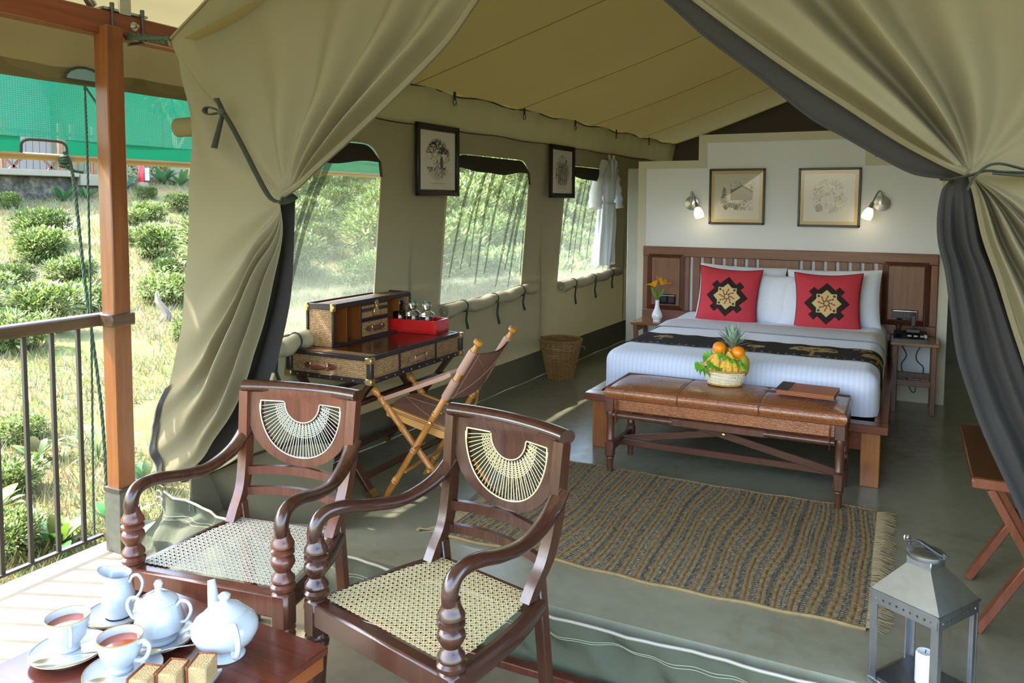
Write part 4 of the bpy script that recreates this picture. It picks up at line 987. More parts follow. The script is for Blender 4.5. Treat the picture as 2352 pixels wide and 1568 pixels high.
for x, y in ((HW, 0), (0, 0), (HW, HL), (0, HL)): tr.box((x, y, HH/2), (.016, .016, HH), bev=.004)
tr.box((HW, HL/2, HH-.006), (.012, HL, .03), bev=.003); tr.box((HW/2, 0, HH-.008), (HW, .01, .036), bev=.003); tr.box((0, HL/2, HH), (.014, HL, .022)); tr.box((HW, HL/2, .006), (.01, HL, .012)); tr.box((HW/2, HL, HH-.008), (HW, .01, .036))
tr.build('leather_edging', m_lea, ht)
m = MB()
for x in (.0, HW): m.box((x, .0, HH-.012), (.028, .028, .05), bev=.006)
m.build('brass_corner', m_brass, ht)
# folding legs
m_dleg = wood('desk_leg_wood', hx('#3d2018'), hx('#5e3a2c'), 2, .35)
for y in (.06, .92):
    for s_ in (-1, 1):
        m = MB(); x0 = w_/2+s_*.24; x1 = w_/2-s_*.29
        m.bar((x0, y+.03*s_, ZA), (x1, y+.03*s_, .0), .028, .05, up=(0, 1, 0), bev=.003, ext=-.004); lg = m.build('leg', m_dleg, dk)
        m = MB(); q = Vector((x1, y+.03*s_, 0)); dd = (Vector((x0, y+.03*s_, ZA))-q).normalized(); m.bar(q+dd*.005, q+dd*.05, .031, .053, up=(0, 1, 0)); m.build('brass_foot', m_brass, lg)
for x, z in ((w_/2+.2, .1), (w_/2-.2, .1), (w_/2-.17, .52), (w_/2+.17, .52)):
    m = MB(); m.bar((x, .03, z), (x, .95, z), .05, .022, bev=.003); m.build('stretcher', m_dleg, dk)
# red tray with three glass jars
m_red = plain('red_lacquer', hx('#c8201f'), .22, var=.06, coat=.3)
ry = thing('red_tray', (-2.915, 4.40, ZC+.0045), .05, 'glossy red lacquered tray box on the desk', 'tray')
A_, B_ = .43, .175
MB().box((0, 0, .008), (A_, B_, .014)).build('base', m_red, ry)
for x in (-1, 1): MB().box((x*(A_/2-.006), 0, .045), (.012, B_, .085), bev=.002).build('end_wall', m_red, ry)
for y in (-1, 1): MB().box((0, y*(B_/2-.006), .045), (A_-.024, .012, .085), bev=.002).build('side_wall', m_red, ry)
t = NT('clear_glass'); m_glass = t.end(t.bsdf((.95, .98, .97), .02, 0, .5, trans=1, IOR=1.45))
m_sugar = plain('white_powder', hx('#e8e8e6'), .9, var=.05, bump=.3, bscale=200); m_gtop = plain('green_label', hx('#2f8a68'), .4, var=.1)
for k, (x, lab) in enumerate(((-.11, 'glass jar in the red tray nearest the pigeonholes'), (-.005, 'middle glass jar of the three in the red tray'), (.10, 'glass jar in the red tray nearest the folding chair'))):
    q = Matrix.Rotation(.05, 3, 'Z') @ Vector((x, -.025, 0)); j = thing('glass_jar', (-2.90+q.x, 4.40+q.y, ZC+.0205), 0, lab, 'jar', 'glass jars in the red tray')
    j.scale = (1.08, 1.08, 1.25)
    MB().lathe([(0, 0), (.04, 0), (.043, .006), (.043, .062), (.04, .074), (.037, .074), (.0395, .062), (.0395, .006), (0, .004)], 28).build('jar_body', m_glass, j)
    MB().lathe([(0, .006), (.038, .006), (.038, .055), (0, .058)], 20).build('contents', m_sugar, j)
    MB().lathe([(0, .075), (.045, .075), (.046, .084), (.04, .092), (.022, .102), (.018, .11), (.024, .124), (.027, .136), (.024, .146), (0, .15)], 28).build('stopper', m_glass, j)
    MB().lathe([(0, .1505), (.017, .1505), (.016, .154), (0, .155)], 16).build('green_cap', m_gtop, j)
# ------------------------------------------------------------------ folding safari chair
m_bam = wood('bamboo_wood', hx('#a8672a'), hx('#c98d45'), 2, .28, .8, .3); m_sad = plain('saddle_leather', hx('#82594a'), .42, var=.28, vscale=9, bump=.15, bscale=60)
m_sadp = plain('pale_saddle', hx('#a9806c'), .5, var=.15, vscale=14)
sc_ = thing('folding_safari_chair', (-2.34, 3.79, 0), .07, 'folding safari chair with bamboo-turned legs and brown leather seat', 'chair')
def bamboo(p0, p1, r, ks, name, par, top=None):
    p0, p1 = Vector(p0), Vector(p1); L = (p1-p0).length; M = Matrix.Translation(p0) @ (p1-p0).to_track_quat('Z', 'Y').to_matrix().to_4x4()
    prof = [(0, 0), (r*.9, 0)]; zs = sorted([k*L for k in ks])
    for z in zs: prof += [(r, z-.016), (r*1.22, z-.009), (r*1.06, z-.003), (r*1.06, z+.001), (r*1.22, z+.007), (r, z+.014)]
    if top == 'ball': prof += [(r, L-.06), (r*1.25, L-.05), (r*.7, L-.038), (r*.75, L-.03), (r*1.25, L-.014), (r*1.3, L), (r*1.0, L+.016), (0, L+.022)]
    elif top == 'flat': prof += [(r, L-.05), (r*.7, L-.04), (r*.75, L-.024), (r*1.5, L-.012), (r*1.55, L), (r*1.1, L+.008), (0, L+.01)]
    else: prof += [(r*.9, L), (0, L)]
    return MB().lathe(prof, 16, M).build(name, m_bam, par)
HWY = .235
for s_ in (-1, 1):
    y = s_*HWY
    bamboo((-.225, y, 0), (.355, y, .93), .0175, (.13, .33, .56), 'back_post', sc_, 'flat')
    bamboo((.235, y-s_*.04, 0), (-.30, y-s_*.04, .60), .0175, (.1, .3, .5, .68, .86), 'front_leg', sc_, 'ball')
    m = MB(); m.cyl((-.0, y-.06, .335), (-.0, y+.06, .335), .006, n=8); m.lathe([(.011, 0), (.009, .006), (0, .008)], 12, Matrix.Translation((.08, y+s_*.022-(0 if s_ > 0 else .005), .475)) @ Matrix.Rotation(-s_*pi/2, 4, 'X')); m.build('brass_bolt', m_brass, sc_)
    m = MB(); m.prism([(-.24, .50), (-.235, .462), (.10, .375), (.15, .375), (.165, .395), (.16, .425), (-.2, .515)], .02, Matrix.Translation((0, y-s_*.062+.01, 0)) @ Matrix.Rotation(pi/2, 4, 'X')); m.build('seat_rail', wood('seat_rail_wood', hx('#b9803f'), hx('#cf9a55'), 0, .4), sc_)
    m = MB(); m.tube(cr([(-.262, y-s_*.04, .555), (-.1, y-s_*.03, .62), (.12, y-s_*.02, .71), (.19, y, .745)], 24), [(.003, .013)]*24, 6, up=(0, 0, 1)); m.build('arm_strap', m_sadp, sc_)
    m = MB(); T0 = Vector((-.225, y, 0)); dd = Vector((.58, 0, .93)).normalized()
    L0 = 1.096
    for a, b in ((.66, .77), (.815, .945)): m.tube([T0+dd*L0*a, T0+dd*L0*b], .0235, 14)
    m.build('back_sleeve', m_sadp, sc_)
for z, x in ((.18, -.09), (.20, .055)): bamboo((x, -HWY, z), (x, HWY, z), .011, (.25, .5, .75), 'cross_stretcher', sc_)
bamboo((-.19, -HWY+.04, .47), (-.19, HWY-.04, .47), .011, (.3, .7), 'cross_stretcher', sc_)
m = MB()
def seat(u, v):
    x = lerp(-.225, .155, v); y = lerp(-.19, .19, u); s_ = sin(pi*u); return (x, y, lerp(.507, .42, v)+.028*s_*(1-.5*v)-.012*sin(pi*v)*s_)
m.grid(24, 24, seat); m.grid(24, 24, lambda u, v: (lambda p: (p[0], p[1], p[2]-.01))(seat(u, v)), flip=True); m.build('leather_seat', m_sad, sc_)
m = MB()
for y in (-1, 1): m.tube([seat(.5+y*.46*(q/12), q/12) for q in range(13)], .002, 5)
m.build('seat_seam', m_sadp, sc_)
T0 = Vector((-.225, 0, 0)); dd = Vector((.58, 0, .93)).normalized(); nn = Vector((.93, 0, -.58)).normalized()
def bk(u, v, off=0): return T0+dd*1.096*lerp(.665, .935, v)+Vector((0, lerp(-HWY+.01, HWY-.01, u), 0))+nn*(.035*sin(pi*u)+off+.01)
m = MB(); m.grid(24, 14, bk); m.grid(24, 14, lambda u, v: bk(u, v, .008), flip=True); m.build('leather_back', m_sad, sc_)
m = MB(); m.tube([bk(q/12, q/12, .011) for q in range(13)], .002, 5); m.tube([bk(q/12, 1-q/12, .011) for q in range(13)], .002, 5); m.tube([bk(.06, q/12, .011) for q in range(13)], .002, 5); m.build('cross_stitch', m_sadp, sc_)
m = MB(); P0 = T0+dd*1.096*.6; m.tube(cr([P0+Vector((.01, HWY, 0)), P0+Vector((.05, HWY*.5, -.055)), P0+Vector((.06, 0, -.07)), P0+Vector((.05, -HWY*.5, -.06)), P0+Vector((.01, -HWY, -.03))], 24), .006, 6); m.build('brass_stay', m_brass, sc_)
m = MB(); m.cyl(P0+Vector((0, HWY, 0))-dd*.018, P0+Vector((0, HWY, 0))+dd*.018, .022); m.build('brass_collar', m_brass, sc_)
# ------------------------------------------------------------------ wicker waste basket
def weave_basket(par, r0, r1, h, rings, stakes, rs, mat1, mat2, sx=1., sy=1., thick=1., rz_=0, rim=True):
    seg = stakes*4; vs0 = []
    m = MB(); rn = random.Random(5)
    for k in range(rings):
        t_ = (k+.5)/rings; R = lerp(r0, r1, t_**.9); z = h*t_
        P = []
        for i in range(seg):
            a = 2*pi*i/seg; o_ = rs*thick*(1 if k % 2 else -1)*cos(a*stakes/2*2/1)*1.; P.append(((R+o_)*cos(a)*sx, (R+o_)*sin(a)*sy, z+rs*.25*sin(a*3+k*1.7)))
        m.tube(P, rs, 4, True)
    m.build('weave', mat1, par); m = MB()
    for i in range(stakes):
        a = 2*pi*(i+.5)/stakes; m.tube([((lerp(r0, r1, q/5)+rs*.9)*cos(a)*sx, (lerp(r0, r1, q/5)+rs*.9)*sin(a)*sy, lerp(0, h, q/5)) for q in range(6)], rs*.7, 5)
    m.build('stakes', mat2, par)
    if rim:
        m = MB()
        for ph_ in (0, 2.1, 4.2):
            P = []
            for i in range(160):
                a = 2*pi*i/160; b = a*26+ph_; P.append(((r1+rs*1.6*cos(b))*cos(a)*sx, (r1+rs*1.6*cos(b))*sin(a)*sy, h+rs*1.6*sin(b)))
            m.tube(P, rs*1.1, 5, True)
        m.build('rim', mat1, par)
m_wick = plain('brown_wicker', hx('#8d6a3c'), .5, var=.45, vscale=16, bump=.3, bscale=90); m_wick2 = plain('pale_wicker_stake', hx('#a98953'), .5, var=.3, vscale=16)
wb = thing('waste_basket', (-2.885, 6.85, 0), .3, 'round brown wicker waste basket against the canvas wall', 'basket')
weave_basket(wb, .115, .195, .37, 38, 22, .0052, m_wick, m_wick2)
MB().lathe([(0, .004), (.11, .004), (.112, .012), (0, .012)], 24).build('base', m_wick, wb)
m = MB(); m.tube(cr([(.185, .05, .29), (.215, .06, .30), (.225, .065, .27)], 8), .003, 4); m.build('loose_cane', m_wick2, wb)
# ------------------------------------------------------------------ white bathrobe on a hanger
t = NT('towelling'); v = t.coord(); m_robe = t.end(t.mixsh(.25, t.bsdf(hx('#dfe4ea'), .9, 0, .1, t.bump(t.noise(v, 180, 3), .35, .006)), t.n('BsdfTranslucent', {'Color': hx('#dfe4ea')}).outputs[0]))
RC = Vector(WL(8.25, 0, .15)); hg = thing('coat_hanger', (RC.x, RC.y, 2.20), pi/2+.0, 'wooden coat hanger with steel hook hung from the eave', 'hanger')
m = MB(); m.tube(cr([(-.2, 0, -.08), (-.1, 0, -.025), (0, 0, .0), (.1, 0, -.025), (.2, 0, -.08)], 24), [(.016, .009)]*24, 10, up=(0, 1, 0)); m.build('shoulder_bar', m_bam, hg)
m = MB(); m.tube(cr([(0, 0, 0), (0, 0, .08), (.02, 0, .11), (.0, 0, .14), (-.02, 0, .12)], 24), .004, 6); m.build('hook', m_steel, hg)
rb = thing('bathrobe', (RC.x, RC.y, 2.20), pi/2, 'white towelling bathrobe hanging in front of the far window', 'bathrobe')
def body(u, v):
    a = u*2*pi; z = -.03-1.18*v
    rx = interp([0, .04, .12, .3, .42, .46, .55, 1], [.05, .17, .205, .18, .15, .15, .175, .2], v); ry = interp([0, .1, .42, .46, 1], [.045, .085, .075, .07, .1], v)
    f_ = 1+.10*sin(a*7+v*4)*sstep(.45, .8, v)+.05*sin(a*11+1)*sstep(.1, .4, v)
    sh = -.05*sstep(.5, 1, v)
    return (rx*cos(a)*f_+sh, ry*sin(a)*f_, z-(.06*abs(cos(a)) if v < .08 else 0)*(1-v/.08))
m = MB(); m.grid(72, 60, body, cu=True); m.build('body', m_robe, rb)
for s_ in (-1, 1):
    m = MB(); P = cr([(s_*.15, 0, -.10), (s_*.22, .01, -.22), (s_*.27, -.01, -.42), (s_*.285, -.03, -.60)] if s_ > 0 else [(-.15, 0, -.10), (-.25, .01, -.26), (-.34, -.01, -.46), (-.38, -.02, -.60)], 26)
    m.tube(P, [(.075+.008*sin(i*1.3), .05+.006*sin(i*.9)) for i in range(26)], 16); m.build('sleeve', m_robe, rb)
for s_ in (-1, 1):
    m = MB(); m.grid(6, 24, lambda u, v: (s_*lerp(.075, .0, v**.8)+(u-.5)*.06+.0, -.085-.02*sin(pi*u)-.0*v+ (0.03 if v < .1 else 0), -.02-.48*v)); m.build('lapel', m_robe, rb)
m = MB(); m.tube([(.158*cos(i*pi/16), .08*sin(i*pi/16), -.545) for i in range(32)], [(.02, .01)]*32, 8, True, up=(0, 0, 1)); m.tube(cr([(.0, -.09, -.55), (-.05, -.10, -.7), (-.12, -.11, -.95), (-.17, -.10, -1.25)], 20), [(.008, .018)]*20, 8); m.tube(cr([(.01, -.09, -.55), (.0, -.11, -.75), (-.08, -.11, -1.18)], 20), [(.008, .016)]*20, 8); m.build('belt', m_robe, rb)
# ------------------------------------------------------------------ cane armchairs
m_ch = wood('chair_wood', hx('#2b1510'), hx('#52301f'), 2, .27, 1.3, .35); m_chr = wood('chair_wood_red', hx('#47241a'), hx('#7a4632'), 2, .3, 1.3, .3); m_chy = wood('chair_arm_wood', hx('#281410'), hx('#4a2a20'), 1, .22, 1.3, .4)
def cane_mat(n, c): return plain(n, c, .5, var=.12, vscale=40)
def make_chair(label, cane, mw, mr, ma):
    c = thing('cane_armchair', (0, 0, 0), 0, label, 'chair', 'cane armchairs on the veranda')
    HS = .5; FW, RW, FD, RD = .325, .225, -.25, .25
    # seat frame
    m = MB(); m.bar((-FW, FD-.005, HS-.045), (FW, FD-.005, HS-.045), .05, .085, bev=.008); m.build('front_rail', mr, c)
    m = MB(); m.bar((-RW, RD+.01, HS-.04), (RW, RD+.01, HS-.04), .04, .07, bev=.006); m.build('rear_rail', mw, c)
    for s in (-1, 1):
        m = MB(); P = cr([(s*(FW-.0), FD, HS-.045), (s*(FW-.012), -.1, HS-.045), (s*(RW+.06), .1, HS-.04), (s*(RW+.012), RD+.02, HS-.035)], 18)
        m.tube(P, [(.024, .042)]*18, 10, up=(0, 0, 1)); m.build('side_rail', ma, c)
    # cane seat: two vertical, two horizontal and two diagonal strand families
    def inside(x, y): k = (y-FD)/(RD-FD); h = interp([0, .3, .7, 1], [FW-.018, FW-.03, RW+.035, RW-.005], k); return FD+.015 < y < RD-.005 and abs(x) < h
    m = MB(); pit = .0225
    def strand(p, d, w, z):
        # clip a straight strand through p with direction d to the seat
        ts = [t*.004 for t in range(-140, 141)]; run = None
        for t in ts+[9]:
            x, y = p[0]+d[0]*t, p[1]+d[1]*t
            if t < 9 and inside(x, y):
                if run is None: run = t
                last = t
            elif run is not None:
                if last-run > .01:
                    a = (p[0]+d[0]*run, p[1]+d[1]*run); b = (p[0]+d[0]*last, p[1]+d[1]*last); n = (-d[1]*w/2, d[0]*w/2)
                    sg = lambda q: z-.006*(1-((q[0])/.3)**2)*(1-((q[1])/.25)**2)
                    K = 5; vs = []
                    for i in range(K):
                        q = (lerp(a[0], b[0], i/(K-1)), lerp(a[1], b[1], i/(K-1))); zz = sg(q)
                        vs += [(q[0]+n[0], q[1]+n[1], zz), (q[0]-n[0], q[1]-n[1], zz)]
                    m.add(vs, [(2*i, 2*i+1, 2*i+3, 2*i+2) for i in range(K-1)])
                run = None
    k = -20
    for k in range(-20, 21):
        for o in (-.0033, .0033): strand((k*pit+o, 0), (0, 1), .0035, HS+.001); strand((0, k*pit+o), (1, 0), .0035, HS+.003)
    r2 = .70711
    for k in range(-40, 41):
        for sgn in (-1, 1): strand((k*pit, 0), (r2, sgn*r2), .0036, HS+.005+.001*sgn)
    o = m.build('cane_seat', cane, c, smooth=False); tag(o, kind='stuff')
    # legs and turned arm supports
    for s in (-1, 1):
        T = Matrix.Translation((s*FW, FD, 0))
        m = MB(); m.box((0, 0, HS-.06), (.07, .07, .135), T, .012); m.lathe([(.012, 0), (.018, .01), (.03, .24), (.034, .30), (.028, .32), (.04, .335), (.042, .35), (.036, .36), (.042, .372), (.034, .385), (.034, .39)], 20, T); m.build('front_leg', mr, c)
        m = MB(); z0 = HS+.005; pf = [(.03, 0), (.042, .008), (.044, .02), (.036, .03), (.042, .04), (.04, .05), (.03, .062), (.026, .072), (.036, .088), (.043, .102), (.04, .118), (.03, .128), (.041, .136), (.041, .146), (.032, .152), (.041, .16), (.04, .172), (.034, .182), (.027, .2), (.026, .215)]
        m.lathe([(r, z0+z) for r, z in pf], 24, T); m.build('turned_support', mr, c)
        # scrolled arm
        P = cr([(s*FW, FD-.004, .69), (s*FW, FD-.006, .735), (s*(FW-.001), -.235, .775), (s*(FW-.003), -.19, .79), (s*(FW-.008), -.12, .785), (s*(FW-.014), -.02, .763), (s*.296, .10, .748), (s*.285, .2, .765), (s*.275, .28, .80), (s*.268, .345, .855)], 44)
        m = MB(); m.tube(P, [(interp([0, .15, .3, .6, 1], [.024, .026, .025, .023, .02], i/43), interp([0, .15, .3, .6, 1], [.025, .026, .024, .028, .036], i/43)) for i in range(44)], 14, up=(1, 0, 0)); m.build('arm', ma, c)
        # back stile and rear leg
        P = cr([(s*.238, .205, HS+.004), (s*.24, .235, .55), (s*.246, .29, .63), (s*.256, .325, .76), (s*.262, .34, .9), (s*.266, .352, 1.03)], 30)
        m = MB()
        for i in range(29): pass
        vs = []
        for i, p in enumerate(P):
            w, d = .021, .022+.004*sin(i*.1)
            vs += [(p.x-w, p.y-d, p.z), (p.x+w, p.y-d, p.z), (p.x+w, p.y+d, p.z), (p.x-w, p.y+d, p.z)]
        m.add(vs, [(i*4+k, i*4+(k+1) % 4, i*4+4+(k+1) % 4, i*4+4+k) for i in range(29) for k in range(4)]+[(0, 3, 2, 1), (116, 117, 118, 119)]); m.build('back_stile', mw, c, ang=30)
        m = MB(); m.bar((s*.236, .262, .57), (s*.232, .335, 0), .04, .042, up=(1, 0, 0), bev=.004); m.build('rear_leg', mr, c)
    # back panel mapped onto the raked, bowed back plane
    def bp(x, z, o): return (x, .338+(z-.8)*.085+.035*(1-(x/.26)**2)-o, z)
    n = 28; ow = .247
    outer = [(-ow, .93), (-ow, 1.045), (ow, 1.045), (ow, .93)]+[(ow*cos(a), .93-.215*sin(a)) for a in [pi*i/n for i in range(1, n)]]
    ro, ri = .196, .088
    hole = [(-ro, .985), (-ro, .94)]+[(ro*cos(a), .94-.19*sin(a)) for a in [pi-pi*i/n for i in range(1, n)]]+[(ro, .94), (ro, .985), (ri, .985)]+[(ri*cos(a), .982-.085*sin(a)) for a in [pi*i/n for i in range(1, n)]]+[(-ri, .985)]
    m = MB(); m.plate(outer, [hole], .024, fn=lambda x, y, z: bp(x, y, z-.012)); m.build('back_panel', mw, c, ang=30)
    m = MB(); P = [bp(lerp(-.285, .285, i/20), 1.045, -.004) for i in range(21)]; m.tube(P, [(.034, .026)]*21, 14, up=(0, 0, 1)); m.build('crest_rail', ma, c)
    for z0, hh in ((.685, .036), (.60, .034)):
        m = MB(); P = [(lerp(-.25, .25, i/16), .30+(z0-.63)*.2+.035*(1-(lerp(-1, 1, i/16))**2), z0+.012*(1-(lerp(-1, 1, i/16))**2)) for i in range(17)]
        for i in range(16): m.bar(P[i], P[i+1], .022, hh, ext=.001)
        m.build('back_slat', mr, c)
    # cane fan
    m = MB(); NS = 40
    for i in range(NS):
        a = pi*(i+.5)/NS; f = 1.0
        ix, iz = ri*1.03*cos(a), .982-.088*sin(a)
        ax = pi*(i+.5)/NS
        ox, oz = ro*1.0*cos(ax), .94+.03*abs(cos(ax))**6-.19*sin(ax)
        pts = []
        for q in range(7):
            t = q/6; x, z = lerp(ix, ox, t), lerp(iz, oz, t); pts.append(bp(x, z, .004+.003*(1 if i % 2 else -1)*(1-t)))
        m.tube(pts, .0015, 4)
    for k in range(7):
        t = .07+k*.055
        P = []
        for i in range(57):
            a = pi*(i+.3)/57.0; ix, iz = ri*1.03*cos(a), .982-.088*sin(a); ox, oz = ro*cos(a), .94+.03*abs(cos(a))**6-.19*sin(a)
            P.append(bp(lerp(ix, ox, t), lerp(iz, oz, t), .004+.0035*(1 if (i+k) % 2 else -1)))
        m.tube(P, .0014, 4)
    m.tube([bp(ro*1.02*cos(pi*i/60), .945+.03*abs(cos(pi*i/60))**6-.193*sin(pi*i/60), .013) for i in range(61)], .0028, 5)
    m.tube([bp(ri*.97*cos(pi*i/40), .985-.083*sin(pi*i/40), .013) for i in range(41)], .0026, 5)
    for s in (-1, 1): m.tube([bp(s*lerp(ri, ro, q/6), .988, .013) for q in range(7)], .0028, 5); m.tube([bp(s*ro, lerp(.988, .945, q/3), .013) for q in range(4)], .0028, 5)
    o = m.build('cane_fan', cane, c); tag(o, kind='stuff')
    return c
c1 = make_chair('reddish cane armchair in the sun beside the railing', cane_mat('white_cane', hx('#cfcdbd')), m_chr, m_chr, m_ch)
c1.location = (-2.25, 2.238, -.2); c1.rotation_euler = (0, 0, .141)
c2 = make_chair('dark cane armchair on the right with a cream cane seat', cane_mat('cream_cane', hx('#d8c99a')), m_ch, m_ch, m_chy)
c2.location = (-1.385, 2.218, -.2); c2.rotation_euler = (0, 0, -.248)
# ------------------------------------------------------------------ tea table
m_tt = wood('tea_table_wood', hx('#4a2016'), hx('#743726'), 0, .18, 1, .45); m_tte = wood('tea_table_edge', hx('#7a3d1e'), hx('#a05a2c'), 1, .3)
tt = thing('tea_table', (-1.97, 1.42, -.2), -.04, 'low polished red-brown tea table in the foreground', 'table')
TH = .477
m = MB(); m.box((0, 0, TH-.012), (.79, .93, .024), bev=.003); m.build('top', m_tt, tt)
m = MB(); m.box((0, 0, TH-.05), (.77, .91, .05), bev=.004); m.build('apron', m_tte, tt)
for x in (-.33, .33):
    for y in (-.4, .4): MB().box((x, y, .215), (.055, .055, .43), bev=.005).build('leg', m_tt, tt)
ZT2 = -.2+TH
# ------------------------------------------------------------------ tea set
m_por = plain('white_porcelain', hx('#bcc4cd'), .1, var=.015, coat=.5); m_gold = plain('gilt_rim', hx('#b08a4a'), .35, .6, var=.1); m_tea = plain('black_tea', hx('#a8502a'), .05, var=.1, coat=.5)
m_rim = plain('grey_rim', hx('#8f98a2'), .3, .3, var=.05)
def saucer(x, y, r, lab, z=ZT2):
    s = thing('saucer', (x, y, z), 0, lab, 'saucer', 'white saucers')
    MB().lathe([(0, .004), (r*.5, .004), (r*.55, 0), (r*.6, .001), (r*.62, .006), (r*.85, .012), (r, .021), (r*.995, .024), (r*.84, .017), (r*.55, .01), (0, .009)], 44).build('dish', m_por, s)
    MB().lathe([(r*.985, .0235), (r*1.0, .0225), (r*.995, .0255), (r*.98, .0255)], 44, cap=False).build('gilt_edge', m_gold, s); return s
def loop(m, pts, r, n=26, flat=1.0): m.tube(cr(pts, n), r, 10, flat=flat)
def teacup(x, y, rz, lab):
    c = thing('teacup', (x, y, ZT2+.01), rz, lab, 'teacup', 'white teacups with tea')
    MB().lathe([(0, 0), (.028, 0), (.03, .006), (.024, .012), (.03, .018), (.044, .036), (.052, .06), (.0565, .095), (.0545, .0955), (.05, .06), (.042, .038), (.025, .022), (0, .02)], 40).build('bowl', m_por, c)
    MB().lathe([(.0545, .0945), (.0568, .0945), (.0565, .0965), (.0545, .0965)], 40, cap=False).build('gilt_rim', m_gold, c)
    MB().lathe([(0, .0745), (.0525, .0745)], 36, cap=False).build('tea', m_tea, c)
    c.scale = (1.12, 1.12, 1.08)
    m = MB(); loop(m, [(.05, 0, .082), (.072, 0, .09), (.085, 0, .075), (.078, 0, .05), (.06, 0, .035), (.042, 0, .034)], .0045, flat=1.3); m.build('handle', m_por, c)
def spoon(x, y, z, rz, lab, tilt=.03):
    s = thing('teaspoon', (x, y, z), rz, lab, 'spoon', 'steel teaspoons'); T = Matrix.Rotation(-tilt, 4, 'Y')
    def bowl(u, v):
        a = u*2*pi; rr_ = v; return (-.045+.024*rr_*cos(a), .0145*rr_*sin(a), .004-.006*(1-rr_*rr_)+.004)
    s.scale = (1.4, 1.3, 1.2)
    MB().grid(24, 6, bowl, cu=True, T=T).build('bowl', m_steel, s)
    m = MB(); m.tube([T @ Vector(p) for p in cr([(-.022, 0, .008), (.0, 0, .012), (.05, 0, .012), (.085, 0, .010)], 20)], [(.0025+.0035*sstep(.5, 1, i/19), .0014) for i in range(20)], 8, up=(0, 0, 1)); m.build('stem', m_steel, s)
saucer(-2.225, 1.475, .108, 'white saucer under the teacup nearest the railing'); teacup(-2.245, 1.487, -.5, 'white teacup of black tea nearest the railing')
saucer(-1.985, 1.477, .108, 'white saucer under the teacup beside the cake'); teacup(-2.005, 1.485, .25, 'white teacup of black tea beside the cake')
spoon(-2.165, 1.43, ZT2+.022, .75, 'steel teaspoon on the saucer nearest the railing'); spoon(-1.93, 1.435, ZT2+.022, .62, 'steel teaspoon on the saucer beside the cake'); spoon(-1.925, 1.60, ZT2+.024, .7, 'steel teaspoon on the sugar bowl saucer')
saucer(-2.285, 1.683, .10, 'white saucer under the milk jug'); saucer(-2.04, 1.648, .105, 'white saucer under the sugar bowl')
j = thing('milk_jug', (-2.28, 1.687, ZT2+.01), .35, 'white porcelain milk jug with pouring lip', 'jug')
prof = [(.034, 0), (.04, .006), (.045, .02), (.051, .045), (.05, .07), (.043, .095), (.037, .115), (.038, .13), (.043, .146)]
def jug(u, v, ins=0):
    a = u*2*pi; k = v*(len(prof)-1); i = min(int(k), len(prof)-2); r = lerp(prof[i][0], prof[i+1][0], k-i)-ins; z = lerp(prof[i][1], prof[i+1][1], k-i)
    lip = max(0, cos(a-pi))**5*sstep(.62, 1, v); r += .026*lip; z += .012*lip-.006*sstep(.8, 1, v)*max(0, cos(a)); return (r*cos(a), r*sin(a), z)
m = MB(); m.grid(48, 40, jug, cu=True); m.grid(48, 40, lambda u, v: jug(u, .04+.96*v, .003), cu=True, flip=True); m.lathe([(0, .002), (.04, .002)], 30); m.build('body', m_por, j)
m = MB(); m.tube([jug(i/48, 1, .0015) for i in range(48)], .0018, 5, True); m.build('grey_rim', m_rim, j)
m = MB(); loop(m, [(.04, 0, .118), (.052, 0, .138), (.072, 0, .142), (.086, 0, .12), (.08, 0, .09), (.062, 0, .065), (.05, 0, .055)], .0052); m.build('handle', m_por, j)
sg_ = thing('sugar_bowl', (-2.04, 1.648, ZT2+.01), .35, 'white lidded sugar bowl with two loop handles', 'sugar bowl')
MB().lathe([(0, 0), (.042, 0), (.046, .005), (.043, .014), (.05, .024), (.066, .04), (.066, .052), (.06, .08), (.05, .115), (.047, .118)], 40).build('body', m_por, sg_)
MB().lathe([(.049, .116), (.05, .12), (.047, .126), (.03, .138), (.012, .145), (.007, .152), (.010, .164), (.012, .174), (.008, .182), (0, .184)], 36).build('lid', m_por, sg_)
for s in (-1, 1):
    m = MB(); loop(m, [(s*.05, 0, .108), (s*.065, 0, .125), (s*.085, 0, .12), (s*.092, 0, .095), (s*.078, 0, .065), (s*.062, 0, .06)], .0048); m.build('handle', m_por, sg_)
tp = thing('teapot', (-1.805, 1.69, ZT2), -.5, 'round white porcelain teapot on the tea table', 'teapot')
MB().lathe([(0, 0), (.05, 0), (.054, .004), (.048, .012), (.038, .018), (.05, .028), (.078, .052), (.09, .08), (.09, .098), (.082, .116), (.06, .134), (.052, .138)], 48).build('body', m_por, tp)
MB().lathe([(.058, .134), (.058, .138), (.045, .152), (.02, .164), (.009, .168), (.008, .173), (.016, .181), (.017, .188), (.01, .195), (0, .197)], 40).build('lid', m_por, tp)
m = MB(); m.tube(cr([(-.075, 0, .075), (-.105, 0, .095), (-.125, 0, .135), (-.14, 0, .175)], 22), [lerp(.026, .011, (i/21)**.8) for i in range(22)], 16); m.build('spout', m_por, tp)
m = MB(); loop(m, [(.072, 0, .125), (.1, 0, .135), (.125, 0, .115), (.125, 0, .08), (.105, 0, .05), (.078, 0, .045)], .0075, 30, 1.3); m.build('handle', m_por, tp)
tp.scale = (1.08, 1.08, 1.0); sg_.scale = (1.14, 1.14, 1.04)
